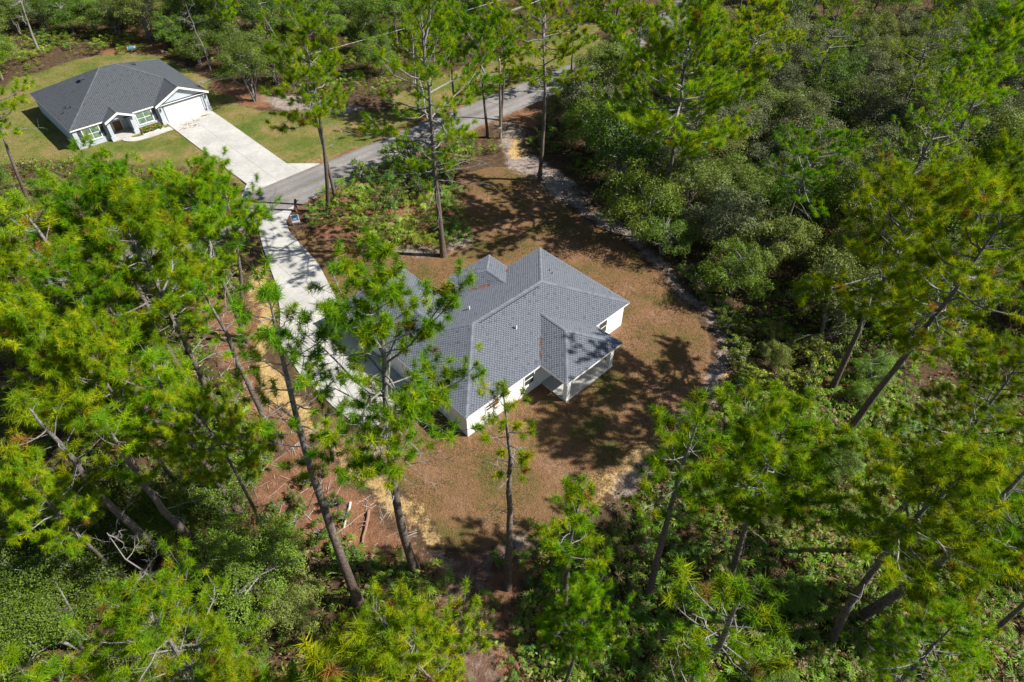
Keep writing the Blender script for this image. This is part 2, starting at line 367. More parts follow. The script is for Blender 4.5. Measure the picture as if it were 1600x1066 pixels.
for zi, (nm_, lab, cat) in enumerate((('ground', 'brown leaf litter covering the forest floor', 'ground'), ('neighbour_lawn', 'green and tan grass around the neighbouring house', 'lawn'),
        ('lawn', 'patchy brown sod around the white house', 'lawn'), ('sand_path', 'pale and yellow sand tracks round the lawn', 'path'), ('dirt_track', 'reddish dirt track leaving the clearing', 'track'))):
    q = quads[zone == zi]; used, inv = np.unique(q, return_inverse=True)
    me = bpy.data.meshes.new(nm_); me.from_pydata(verts[used].tolist(), [], inv.reshape(-1, 4).tolist())
    for an, arr in (('ZA', ZA), ('ZB', ZB)):
        at = me.color_attributes.new(an, 'FLOAT_COLOR', 'POINT'); at.data.foreach_set('color', arr[used].astype(np.float32).ravel())
    me.materials.append(M['ground']); me.polygons.foreach_set('use_smooth', np.ones(len(me.polygons), bool))
    tag(link(nm_, me), lab, cat, kind='structure')

# road
mb = MB(); c_ = ROADC; t_ = np.gradient(c_, axis=0); t_ /= np.linalg.norm(t_, axis=1)[:, None]; n_ = np.stack([-t_[:, 1], t_[:, 0]], 1)
dense = []
for i in range(len(c_) - 1):
    for k in range(6): dense.append(c_[i] + (c_[i + 1] - c_[i]) * k / 6)
c_ = np.array(dense); t_ = np.gradient(c_, axis=0); t_ /= np.linalg.norm(t_, axis=1)[:, None]; n_ = np.stack([-t_[:, 1], t_[:, 0]], 1)
offs = np.array([-3.1, -2.75, -2.2, -1.5, -.9, -.12, .12, .9, 1.5, 2.2, 2.75, 3.1]); lanec = np.array([.8, .95, 1.12, .96, 1.12, .8, .8, 1.12, .96, 1.12, .95, .8])
r_ = np.random.default_rng(8); V = []; Cc = []
for i, (q, m) in enumerate(zip(c_, n_)):
    for j, o in enumerate(offs):
        e = (r_.random() - .5) * .34 if j in (0, len(offs) - 1) else 0
        crown = .02 + .05 * (1 - (abs(o) / 3.1) ** 2)
        if j in (0, len(offs) - 1): crown = -.035
        V.append((*(q + m * (o + e)), crown)); Cc.append([lanec[j]] * 3)
k = len(offs); F = [(i * k + j, (i + 1) * k + j, (i + 1) * k + j + 1, i * k + j + 1) for i in range(len(c_) - 1) for j in range(k - 1)]
mb.add(V, np.array(F)[:, ::-1], Cc)
tag(mb.build('road', M['asphalt'], smooth=True), 'worn grey asphalt road crossing diagonally behind the lot', 'road', kind='structure')

# ------------------------------------------------------------------ concrete slabs
def clip_convex(sub, clip):
    def area(q): return sum(q[i][0] * q[(i + 1) % len(q)][1] - q[(i + 1) % len(q)][0] * q[i][1] for i in range(len(q)))
    if area(clip) < 0: clip = clip[::-1]
    out = list(sub)
    for i in range(len(clip)):
        a, b_ = clip[i], clip[(i + 1) % len(clip)]; inp = out; out = []
        if not inp: break
        side = lambda q: (b_[0] - a[0]) * (q[1] - a[1]) - (b_[1] - a[1]) * (q[0] - a[0])
        for j in range(len(inp)):
            p0, p1 = inp[j - 1], inp[j]; s0, s1 = side(p0), side(p1)
            if s1 >= 0:
                if s0 < 0: t = s0 / (s0 - s1); out.append((p0[0] + (p1[0] - p0[0]) * t, p0[1] + (p1[1] - p0[1]) * t))
                out.append(p1)
            elif s0 >= 0: t = s0 / (s0 - s1); out.append((p0[0] + (p1[0] - p0[0]) * t, p0[1] + (p1[1] - p0[1]) * t))
    return out
def slab_mesh(mb, pts, z0, z1):
    q = [p for i, p in enumerate(pts) if math.hypot(p[0] - pts[i - 1][0], p[1] - pts[i - 1][1]) > .02]
    if len(q) < 3: return False
    ar = .5 * sum(q[i][0] * q[(i + 1) % len(q)][1] - q[(i + 1) % len(q)][0] * q[i][1] for i in range(len(q)))
    if abs(ar) < .15: return False
    if ar < 0: q = q[::-1]
    n = len(q); top = [(x, y, z1) for x, y in q]; mb.poly(top)
    vv = [(x, y, z0) for x, y in q] + [(x, y, z1) for x, y in q]
    mb.add(vv, [(i, (i + 1) % n, n + (i + 1) % n, n + i) for i in range(n)]); return True
def slabs(root, poly, origin, ang, us, vs, z0, z1, mat, gap=.012):
    ca, sa = math.cos(ang), math.sin(ang); k = 0
    loc = [((x - origin[0]) * ca + (y - origin[1]) * sa, -(x - origin[0]) * sa + (y - origin[1]) * ca) for x, y in poly]
    for i in range(len(us) - 1):
        for j in range(len(vs) - 1):
            a, b_, c2, d = us[i] + gap, us[i + 1] - gap, vs[j] + gap, vs[j + 1] - gap
            pc = clip_convex(loc, [(a, c2), (b_, c2), (b_, d), (a, d)])
            if len(pc) < 3: continue
            mb = MB()
            if slab_mesh(mb, pc, z0, z1):
                o = mb.build('slab', mat, root); k += 1
    return k
drv = thing('driveway', 'long white concrete driveway curving from the road to the white house', 'driveway', (HA[0], HA[1], 0), H_ANG)
slabs(drv, DRIVE, HA, H_ANG, [-12, -2.35, .2, 3.2, 7, 14], [5, 8.6, 12.2, 15.8, 19.4, 23, 26.6, 30.2, 33.8, 37.4, 42], -.05, .06, M['concrete'])
ndr = thing('driveway', 'wide concrete driveway in front of the blue-grey house garage', 'driveway', (NA[0], NA[1], 0), N_ANG)
slabs(ndr, NDRIVE, NA, N_ANG, [6, 10.95, 13.95, 16.98, 24], [-30, -24.5, -20.8, -17.1, -13.4, -9.7, -6.0, -2.6, .31], -.05, .06, M['concrete'])

# ------------------------------------------------------------------ roof builder
def roof_shingles(mb, poly3, eave_dir, pal, rs, exposure=.145, tabw=.27):
    """courses of separate tabs laid on one roof plane; poly3 in local metres, eave_dir horizontal unit vector"""
    p = np.array(poly3, float); nrm = np.cross(p[1] - p[0], p[2] - p[0])
    for i in range(2, len(p) - 1):
        nn = np.cross(p[i] - p[0], p[i + 1] - p[0])
        if np.linalg.norm(nn) > np.linalg.norm(nrm): nrm = nn
    nrm /= np.linalg.norm(nrm)
    if nrm[2] < 0: nrm = -nrm
    e = np.array([*eave_dir, 0.]); s = np.cross(nrm, e); 
    if s[2] < 0: s = -s
    o = p[np.argmin(p[:, 2])]
    E = (p - o) @ e; S = (p - o) @ s; n = len(p); smax = S.max()
    def spans(y):
        xs = []
        for i in range(n):
            y1, y2 = S[i], S[(i + 1) % n]
            if (y1 > y) != (y2 > y): xs.append(E[i] + (E[(i + 1) % n] - E[i]) * (y - y1) / (y2 - y1))
        xs.sort(); return [(xs[i], xs[i + 1]) for i in range(0, len(xs) - 1, 2)]
    V = []; Cs = []; F = []
    row = 0; y = 0.0
    while y < smax - .02:
        yb, yt = y + 1e-4, min(y + exposure * 1.12, smax - 1e-3)
        sb, st = spans(yb), spans(yt)
        if len(sb) != len(st): st = sb = spans((yb + yt) / 2)
        for (b0, b1), (t0, t1) in zip(sb, st):
            lo, hi = min(b0, t0), max(b1, t1)
            xx = math.floor(lo / tabw) * tabw + (row % 2) * tabw * .5 + rs.uniform(-.012, .012) - tabw
            while xx < hi:
                w = tabw * rs.uniform(.68, .76); g = xx + w
                q = [min(max(xx, b0), b1), min(max(g, b0), b1), min(max(g, t0), t1), min(max(xx, t0), t1)]
                xx += tabw * rs.uniform(.99, 1.01)
                if q[1] - q[0] < .02 and q[2] - q[3] < .02: continue
                h0, h1 = .036, .012
                k = len(V)
                pts = [o + e * q[0] + s * yb + nrm * h0, o + e * q[1] + s * yb + nrm * h0, o + e * q[2] + s * yt + nrm * h1, o + e * q[3] + s * yt + nrm * h1,
                       o + e * q[0] + s * yb + nrm * .002, o + e * q[1] + s * yb + nrm * .002]
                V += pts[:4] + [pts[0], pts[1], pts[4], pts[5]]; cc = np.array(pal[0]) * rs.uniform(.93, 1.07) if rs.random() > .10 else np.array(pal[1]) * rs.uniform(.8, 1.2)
                Cs += [cc] * 4 + [cc * .42] * 4; F += [(k, k + 1, k + 2, k + 3), (k + 6, k + 7, k + 5, k + 4)]  # butt faces darkened, painting in the shadow line under each course
        y += exposure; row += 1
    if V: mb.add(V, F, Cs)
def cap_line(mb, a, b_, rs, col, w=.15, L=.27):
    a = np.array(a, float); b_ = np.array(b_, float); d = b_ - a; n = max(1, int(np.linalg.norm(d) / L)); d /= np.linalg.norm(d)
    h = np.cross(d, (0, 0, 1)); h /= np.linalg.norm(h); up = np.cross(h, d)
    for i in range(n):
        p0 = a + (b_ - a) * i / n; p1 = a + (b_ - a) * (i + 1.08) / n
        if i == n - 1: p1 = b_
        V = []
        for q, z in ((p0, .055), (p1, .04)):
            V += [q + h * w + up * (z - w * .33), q + up * z, q - h * w + up * (z - w * .33)]
        cc = np.array(col) * rs.uniform(.85, 1.15)
        mb.add(V, [(0, 1, 4, 3), (1, 2, 5, 4)], cc)
def roof_base(mb, planes, col, thick=.02):
    for p, _ in planes: mb.poly(p, col)

def build_roof(root, planes, caps, valleys, pal, seed):
    rs = random.Random(seed)
    mb = MB(); roof_base(mb, planes, pal[2]); roof = mb.build('roof', M['shingle'], root)
    mb = MB()
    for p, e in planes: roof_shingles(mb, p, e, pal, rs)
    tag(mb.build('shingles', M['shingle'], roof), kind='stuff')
    mb = MB()
    for a, b_ in caps: cap_line(mb, a, b_, rs, pal[0])
    tag(mb.build('ridge_caps', M['shingle'], roof), kind='stuff')
    return roof
def fascia(mb, pts, z1, h=.16, t=.03, closed=False):
    """white board under each eave edge: pts is the eave polyline"""
    n = len(pts)
    for i in range(n if closed else n - 1):
        a = np.array(pts[i]); b_ = np.array(pts[(i + 1) % n]); d = (b_ - a) / np.linalg.norm(b_ - a); m = np.array([-d[1], d[0]])
        a2 = a + d * .0; b2 = b_ + d * .0
        V = [(*(a2 - m * .002), z1 - h), (*(b2 - m * .002), z1 - h), (*(b2 + m * t), z1 - h), (*(a2 + m * t), z1 - h),
             (*(a2 - m * .002), z1), (*(b2 - m * .002), z1), (*(b2 + m * t), z1), (*(a2 + m * t), z1)]
        mb.add(V, [(0,3,2,1),(4,5,6,7),(0,1,5,4),(1,2,6,5),(2,3,7,6),(3,0,4,7)])
def wall_ring(mb, pts, z0, z1, closed=True):
    n = len(pts); vv = [(x, y, z0) for x, y in pts] + [(x, y, z1) for x, y in pts]
    mb.add(vv, [(i, (i + 1) % n, n + (i + 1) % n, n + i) for i in range(n if closed else n - 1)])

def window(root, a, d, out, z0, w, h, rows=2, cols=1, mat='glass', trimw=.07, shutters=0):
    """a = left bottom corner on the wall (x,y), d = along wall, out = outward normal"""
    a = np.array(a); d = np.array(d); out = np.array(out)
    def B(mb, s0, s1, za, zb, o0, o1):
        V = []
        for z in (za, zb):
            for s, o in ((s0, o0), (s1, o0), (s1, o1), (s0, o1)): V.append((*(a + d * s + out * o), z))
        mb.add(V, [(0,1,2,3),(4,7,6,5),(0,4,5,1),(1,5,6,2),(2,6,7,3),(3,7,4,0)])
    win = None
    mb = MB(); B(mb, -trimw, 0, z0 - trimw, z0 + h + trimw, -.03, .05); B(mb, w, w + trimw, z0 - trimw, z0 + h + trimw, -.03, .05)
    B(mb, .001, w - .001, z0 + h, z0 + h + trimw, -.03, .05); B(mb, -.03, w + .03, z0 - trimw - .04, z0 - trimw + .002, -.03, .085); B(mb, .001, w - .001, z0 - trimw + .004, z0, -.03, .05)
    bw = .05
    for i in range(1, cols): B(mb, w * i / cols - bw / 2, w * i / cols + bw / 2, z0 + .001, z0 + h - .001, -.03, .04)
    for j in range(1, rows):
        for i in range(cols): B(mb, w * i / cols + bw / 2 + .001, w * (i + 1) / cols - bw / 2 - .001, z0 + h * j / rows - bw / 2, z0 + h * j / rows + bw / 2, -.03, .035)
    win = mb.build('window', M['trim'], root)
    for i in range(cols):
        for j in range(rows):
            mb = MB(); B(mb, w * i / cols + .005, w * (i + 1) / cols - .005, z0 + h * j / rows + .005, z0 + h * (j + 1) / rows - .005, .004, .012)
            mb.build('pane', M[mat], win)
    if shutters:
        for s0 in ((-trimw - .05 - shutters, w + trimw + .05) if shutters else ()):
            mb = MB(); B(mb, s0, s0 + shutters, z0 - .05, z0 + h + .05, .002, .04)
            for q in range(int(h / .09)): B(mb, s0 + .05, s0 + shutters - .05, z0 + .02 + q * .09, z0 + .06 + q * .09, .04, .055)
            mb.build('shutter', M['shutter'], root)
    return win
def panel_door(root, name, a, d, out, z0, w, h, rows, cols, mat, frame='trim'):
    a = np.array(a); d = np.array(d); out = np.array(out)
    def B(mb, s0, s1, za, zb, o0, o1):
        V = []
        for z in (za, zb):
            for s, o in ((s0, o0), (s1, o0), (s1, o1), (s0, o1)): V.append((*(a + d * s + out * o), z))
        mb.add(V, [(0,1,2,3),(4,7,6,5),(0,4,5,1),(1,5,6,2),(2,6,7,3),(3,7,4,0)])
    mb = MB(); B(mb, 0, w, z0, z0 + h, .002, .03); door = mb.build(name, M[mat], root)
    for i in range(cols):
        for j in range(rows):
            mb = MB(); B(mb, w * i / cols + .06, w * (i + 1) / cols - .06, z0 + h * j / rows + .03, z0 + h * (j + 1) / rows - .03, .03, .04); mb.build('panel', M[mat], door)
    mb = MB(); B(mb, -.11, -.002, z0, z0 + h + .11, .002, .06); B(mb, w + .002, w + .11, z0, z0 + h + .11, .002, .06); B(mb, -.001, w + .001, z0 + h + .002, z0 + h + .11, .002, .06)
    mb.build('door_frame', M[frame], root); return door

# ------------------------------------------------------------------ our house
EZ = 2.5; SL = .40; U_, V_ = 18.46, 10.87; RM = V_ / 2
GW, GV = 7.2, 17.2                        # garage wing
FW0, FW1, FV = 9.15, 14.2, 13.33          # small front wing
LW0, LW1, LV = 7.6, 14.1, -2.75           # lanai
def z_(d): return EZ + SL * d
house = thing('house', 'new white stucco house with blue-grey shingle roof in the clearing', 'house', (HA[0], HA[1], 0), H_ANG)
fm = (FW0 + FW1) / 2; fr = (FW1 - FW0) / 2; lm = (LW0 + LW1) / 2; lr = (LW1 - LW0) / 2; gm = GW / 2
zr, zg, zf, zl = z_(RM), z_(gm), z_(fr), z_(lr)
e0 = (1, 0); e1 = (0, 1)
R1 = (RM, RM, zr); R2 = (U_ - RM, RM, zr); G1 = (gm, V_ - gm, zg); G2 = (gm, GV - gm, zg)
F1 = (fm, V_ - fr, zf); F2 = (fm, FV - fr, zf); L1 = (lm, lr, zl); L2 = (lm, LV + lr, zl)
planes = [([(0,0,EZ),(LW0,0,EZ),L1,(LW1,0,EZ),(U_,0,EZ),R2,R1], e0),
          ([(U_,0,EZ),(U_,V_,EZ),R2], e1),
          ([(U_,V_,EZ),(FW1,V_,EZ),F1,(FW0,V_,EZ),(GW,V_,EZ),G1,R1,R2], e0),
          ([(0,0,EZ),R1,G1,G2,(0,GV,EZ)], e1),
          ([(GW,V_,EZ),(GW,GV,EZ),G2,G1], e1), ([(0,GV,EZ),G2,(GW,GV,EZ)], e0),
          ([(FW0,V_,EZ),F1,F2,(FW0,FV,EZ)], e1), ([(FW1,V_,EZ),(FW1,FV,EZ),F2,F1], e1), ([(FW0,FV,EZ),F2,(FW1,FV,EZ)], e0),
          ([(LW0,0,EZ),(LW0,LV,EZ),L2,L1], e1), ([(LW1,0,EZ),L1,L2,(LW1,LV,EZ)], e1), ([(LW0,LV,EZ),(LW1,LV,EZ),L2], e0)]
caps = [(R1, R2), ((0,0,EZ), R1), ((U_,0,EZ), R2), ((U_,V_,EZ), R2), (G1, R1), (G1, G2), ((0,GV,EZ), G2), ((GW,GV,EZ), G2), (F1, F2), ((FW0,FV,EZ), F2), ((FW1,FV,EZ), F2), (L1, L2), ((LW0,LV,EZ), L2), ((LW1,LV,EZ), L2)]
PAL = ((.145, .160, .194), (.118, .131, .16), (.074, .082, .10))
roof = build_roof(house, planes, caps, [], PAL, 5)
# ridge vent: a low black slotted strip beside the main ridge
mb = MB(); mb.box((R1[0] + .5, RM - .34, zr - .10), (R2[0] - .6, RM - .26, zr - .055)); mb.build('ridge_vent', M['dark_metal'], roof)
for u, v, plane in ((8.1, 3.3, 'b'), (6.9, 7.6, 'f')):
    zz = z_(v if plane == 'b' else V_ - v)
    mb = MB(); mb.tube([(u, v, zz - .05), (u, v, zz + .38)], .075, 10, cap=True); mb.build('vent_pipe', M['trim'], roof)
    mb = MB(); mb.tube([(u, v, zz + .385), (u, v, zz + .40)], .055, 10, cap=True); mb.build('vent_opening', M['dark_metal'], roof)
for u, v in ((15.4, 6.7), (15.2, 6.2)):
    zz = z_(U_ - u); mb = MB(); mb.tube([(u, v, zz - .05), (u, v, zz + .22)], .05, 8, cap=True); mb.build('vent_pipe', M['dark_metal'], roof)
OV = .45
OB = .20
WALL = [(OB,OB),(U_-OV,OB),(U_-OV,V_-OV),(FW1-OV,V_-OV),(FW1-OV,FV-OV),(FW0+OV,FV-OV),(FW0+OV,V_-OV-1.6),(GW-OV,V_-OV-1.6),(GW-OV,GV-OV),(OB,GV-OV)]
mb = MB(); wall_ring(mb, WALL, -.05, EZ - .02); mb.build('wall', M['stucco'], house)
EAVE = [(0,0),(LW0,0),(LW0,LV),(LW1,LV),(LW1,0),(U_,0),(U_,V_),(FW1,V_),(FW1,FV),(FW0,FV),(FW0,V_),(GW,V_),(GW,GV),(0,GV)]
mb = MB(); fascia(mb, EAVE, EZ + .005, .17, .028, True); mb.build('fascia', M['trim'], house)
mb = MB(); mb.poly([(x * (1 - 2e-3) + .012, y * (1 - 2e-3) + .012, EZ - .10) for x, y in EAVE]); mb.build('soffit', M['soffit'], house)
# lanai slab, posts, beam
mb = MB(); mb.box((LW0 + .35, LV + .2, -.05), (LW1 - .5, OB - .01, .10)); mb.build('patio_slab', M['concrete_patio'], house)
for x0 in (LW0 + .42, LW1 - .95):
    mb = MB(); mb.box((x0, LV + .26, .098), (x0 + .40, LV + .66, EZ - .32)); mb.box((x0 - .03, LV + .23, .098), (x0 + .43, LV + .69, .16)); mb.build('post', M['stucco'], house)
mb = MB(); mb.box((LW0 + .42, LV + .29, EZ - .32), (LW1 - .55, LV + .63, EZ - .101)); mb.box((LW0 + .45, LV + .631, EZ - .32), (LW0 + .79, OB - .002, EZ - .101)); mb.box((LW1 - .92, LV + .631, EZ - .32), (LW1 - .58, OB - .002, EZ - .101)); mb.build('beam', M['stucco'], house)
out_b = (0, -1)
window(house, (2.05, OB), (1, 0), out_b, 1.35, 1.25, .62, 2, 1)
window(house, (6.05, OB), (1, 0), out_b, 1.0, 1.0, 1.15, 2, 1)
window(house, (14.75, OB), (1, 0), out_b, .75, 1.0, 1.35, 2, 1)
panel_door(house, 'sliding_door', (9.6, OB), (1, 0), out_b, .10, 2.4, 2.03, 1, 2, 'glass')
window(house, (U_ - OV, 3.2), (0, 1), (1, 0), .9, .95, 1.25, 2, 1); window(house, (U_ - OV, 7.2), (0, 1), (1, 0), .9, .95, 1.25, 2, 1)
window(house, (FW1 - OV - .9, FV - OV), (-1, 0), (0, 1), .75, 1.8, 1.45, 2, 2); window(house, (GW - OV - 2.2, GV - OV), (-1, 0), (0, 1), .8, 1.8, 1.4, 2, 2)
panel_door(house, 'front_door', (FW0 + OV - .35, V_ - OV - 1.6), (-1, 0), (0, 1), .1, .95, 2.03, 3, 2, 'door_brown')
panel_door(house, 'garage_door', (OB, 15.6), (0, -1), (-1, 0), .06, 4.9, 2.13, 4, 8, 'garage_white')
panel_door(house, 'side_door', (OB, 9.0), (0, -1), (-1, 0), .08, .9, 2.03, 3, 2, 'garage_white')
mb = MB(); mb.box((GW - OV + .02, V_ - OV - 1.58, -.05), (FW0 + OV - .02, FV - .2, .09)); mb.build('porch_slab', M['concrete'], house)
# ------------------------------------------------------------------ neighbouring house
nh = thing('house', 'blue-grey house with charcoal hip roof, gabled garage and porch across the road', 'house', (NA[0], NA[1], 0), N_ANG)
NS = .45; NW, ND = 17.5, 15.5; nr = ND / 2
def nz(d): return EZ + NS * d
g0, g1, gf = 10.3, NW, -.55; gmid = (g0 + g1) / 2; gh = (g1 - g0) / 2
p0, p1, pf = 3.9, 7.5, -.75; pmid = (p0 + p1) / 2; ph = (p1 - p0) / 2
NR1 = (nr, nr, nz(nr)); NR2 = (NW - nr, nr, nz(nr)); GP = (gmid, gf, nz(gh)); GB = (gmid, gh, nz(gh)); PP = (pmid, pf, nz(ph)); PB = (pmid, ph, nz(ph))
planes = [([(0,0,EZ),(p0,0,EZ),PB,(p1,0,EZ),(g0,0,EZ),GB,NR2,NR1], e0), ([(0,0,EZ),NR1,(0,ND,EZ)], e1), ([(0,ND,EZ),NR1,NR2,(NW,ND,EZ)], e0),
          ([(NW,gf,EZ),(NW,ND,EZ),NR2,GB,GP], e1), ([(g0,0,EZ),(g0,gf,EZ),GP,GB], e1), ([(p0,0,EZ),(p0,pf,EZ),PP,PB], e1), ([(p1,0,EZ),PB,PP,(p1,pf,EZ)], e1)]
caps = [(NR1, NR2), ((0,0,EZ), NR1), ((0,ND,EZ), NR1), ((NW,ND,EZ), NR2), (GB, NR2), (GP, GB), (PP, PB)]
PALN = ((.098, .110, .126), (.078, .088, .102), (.048, .054, .064))
nroof = build_roof(nh, planes, caps, [], PALN, 9)
for x, y, s in ((5.4, 8.3, .7), (12.0, 8.6, .6)):
    zz = nz(min(x, NW - x)); mb = MB(); mb.box((x - s / 2, y - s / 2, zz - .3), (x + s / 2, y + s / 2, zz + .16)); mb.box((x - s / 2 - .06, y - s / 2 - .06, zz + .161), (x + s / 2 + .06, y + s / 2 + .06, zz + .2)); mb.build('box_vent', M['dark_metal'], nroof)
for x, y in ((1.7, 5.2), (2.1, 4.4), (1.1, 4.6)):
    mb = MB(); mb.tube([(x, y, nz(x) - .05), (x, y, nz(x) + .35)], .08, 8, cap=True); mb.build('vent_pipe', M['dark_metal'], nroof)
NWALL = [(.2,.2),(p0+.5,.2),(p0+.5,OV+1.5),(p1-.5,OV+1.5),(p1-.5,.2),(g0+.35,.2),(g0+.35,gf+.35),(NW-.35,gf+.35),(NW-.35,ND-.2),(.2,ND-.2)]
mb = MB(); wall_ring(mb, NWALL, -.05, EZ - .02)
mb.add([(g0+.1,gf+.35,EZ-.03),(NW-.1,gf+.35,EZ-.03),(gmid,gf+.35,nz(gh)-.06)], [(0,1,2)]); mb.add([(p0+.1,pf+.3,EZ-.03),(p1-.1,pf+.3,EZ-.03),(pmid,pf+.3,nz(ph)-.06)], [(0,1,2)])
mb.build('wall', M['stucco_blue'], nh)
mb = MB(); fascia(mb, [(0,0),(p0,0)], EZ + .005); fascia(mb, [(p1,0),(g0,0)], EZ + .005); fascia(mb, [(NW,gf),(NW,ND),(0,ND),(0,0)], EZ + .005)
for a, b_ in (((g0,gf,EZ), GP), (GP, (g1,gf,EZ)), ((p0,pf,EZ), PP), (PP, (p1,pf,EZ))):
    a = np.array(a); b_ = np.array(b_); o = np.array((0, -.04, 0)); dn = np.array((0, 0, -.22)); tp = np.array((0, 0, .035)); bk = np.array((0, .03, 0))
    V = [a+o+dn, b_+o+dn, b_+bk+dn, a+bk+dn, a+o+tp, b_+o+tp, b_+bk+tp, a+bk+tp]
    mb.add(V, [(0,3,2,1),(4,5,6,7),(0,1,5,4),(1,2,6,5),(2,3,7,6),(3,0,4,7)])
mb.build('fascia', M['trim'], nh)
mb = MB(); mb.poly([(0.01,.01,EZ-.1),(g0,.01,EZ-.1),(g0,gf+.02,EZ-.1),(NW-.01,gf+.02,EZ-.1),(NW-.01,ND-.01,EZ-.1),(.01,ND-.01,EZ-.1)]); mb.build('soffit', M['soffit'], nh)
mb = MB(); mb.box((g0+.2,gf+.3,EZ-.16),(NW-.2,gf+.349,EZ+.02)); mb.box((p0+.2,pf+.25,EZ-.2),(p1-.2,pf+.299,EZ-.02)); mb.build('gable_band', M['shutter'], nh)
fo = (0, -1)
window(nh, (1.3, .2), (1, 0), fo, .75, 1.9, 1.4, 2, 2, 'curtain_glass', .09, .42)
window(nh, (p1 + .35, .2), (1, 0), fo, .75, 1.9, 1.4, 2, 2, 'curtain_glass', .09, 0)
mb = MB(); mb.box((p1 + .35 + 2.08, .158, .7), (p1 + .35 + 2.5, .198, 2.2)); mb.build('shutter', M['shutter'], nh)
panel_door(nh, 'garage_door', (g0 + 1.05, gf + .35), (1, 0), fo, .06, 4.95, 2.1, 4, 1, 'garage_white', 'gable_grey')
panel_door(nh, 'front_door', (p0 + 1.3, OV + 1.5), (1, 0), fo, .1, 1.0, 2.05, 3, 2, 'door_brown')
for x0 in (p0 + .15, p1 - .6):
    mb = MB(); mb.box((x0, pf + .32, .1), (x0 + .42, pf + .74, EZ - .201)); mb.box((x0 - .1, pf + .22, .095), (x0 + .52, pf + .84, .5)); mb.build('post', M['stucco_blue'], nh)
for x0 in (g0 + .28, NW - .8):
    mb = MB(); mb.box((x0, gf + .22, -.04), (x0 + .5, gf + .34, EZ - .16)); mb.box((x0 - .08, gf + .1, -.045), (x0 + .58, gf + .339, .45)); mb.build('pilaster', M['stucco_blue'], nh)
    mb = MB(); mb.box((x0 + .18, gf + .08, 1.75), (x0 + .32, gf + .215, 2.1)); mb.build('wall_lamp', M['dark_metal'], nh)
mb = MB(); mb.box((p0 + .05, pf + .1, -.05), (p1 - .05, OV + 1.49, .095)); mb.build('porch_slab', M['concrete'], nh)
# walkway + flower bed
wk = thing('walkway', 'curved concrete walkway from the garage driveway to the neighbouring porch', 'walkway', (NA[0], NA[1], 0), N_ANG)
path = smooth_path([(10.85, -2.0), (9.4, -2.05), (7.6, -2.1), (6.3, -1.9), (5.6, -1.3), (5.5, -.7)], 4); sp = strip_poly(path, .55); half = len(path)
step = 4
for i in range(0, half - 1, step):
    j = min(i + step, half - 1); q = sp[i:j + 1] + sp[2 * half - 1 - j:2 * half - i]
    mb = MB(); slab_mesh(mb, q, -.05, .05); mb.build('slab', M['concrete'], wk)

# ------------------------------------------------------------------ plants
def unit(v): return v / (np.linalg.norm(v, axis=-1, keepdims=True) + 1e-9)
def frame(d):
    d = unit(d); ref = np.where(np.abs(d[..., 2:3]) < .9, np.array([0, 0, 1.]), np.array([1., 0, 0])); a = unit(np.cross(d, ref)); return a, np.cross(d, a), d
PINE_COLS = np.array([(.185, .35, .010), (.245, .41, .010), (.125, .275, .010), (.31, .425, .012), (.155, .335, .014)])
def add_tufts(mb, pos, dirs, r, size, nbl, tint=(1, 1, 1), wid=.024, yel=.022):
    """bursts of long needles: pos (n,3) twig ends, dirs (n,3)"""
    n = len(pos); a, b_, d = frame(dirs)
    th = np.arccos(1 - r.random((n, nbl)) * 1.38); ph = r.random((n, nbl)) * 2 * math.pi
    st, ct = np.sin(th), np.cos(th)
    bd = d[:, None] * ct[..., None] + (a[:, None] * np.cos(ph)[..., None] + b_[:, None] * np.sin(ph)[..., None]) * st[..., None]
    L = size[:, None] * (.45 + .6 * r.random((n, nbl)))
    base_ = pos[:, None] + d[:, None] * ((r.random((n, nbl)) - .72) * .95 * size[:, None])[..., None] + r.normal(size=(n, nbl, 3)) * .035
    tip = base_ + bd * L[..., None]; tip[..., 2] -= L * .10
    sd_ = unit(np.cross(bd, r.normal(size=(n, nbl, 3)))) * (wid * .5)
    V = np.stack([base_ + sd_, base_ - sd_, tip], 2).reshape(-1, 3)
    k = n * nbl; F = np.arange(k * 3).reshape(k, 3)
    c = PINE_COLS[r.integers(0, len(PINE_COLS), n)] * (.75 + .5 * r.random((n, 1))) * np.array(tint)
    br = r.random(n) < yel; c[br] = np.array((.30, .20, .045)) * (.6 + .6 * r.random((br.sum(), 1)))
    c = np.repeat(c[:, None], nbl, 1) * (.75 + .5 * r.random((n, nbl, 1)))
    c4 = np.repeat(c[:, :, None], 3, 2); c4[:, :, :2] *= np.array((.95, .8, .8)); c4[:, :, 2] *= np.array((1.2, 1.12, 1.1))
    mb.add(V, F, c4.reshape(-1, 3))
BARK = np.array((.135, .10, .08)); BARKG = np.array((.30, .285, .27))
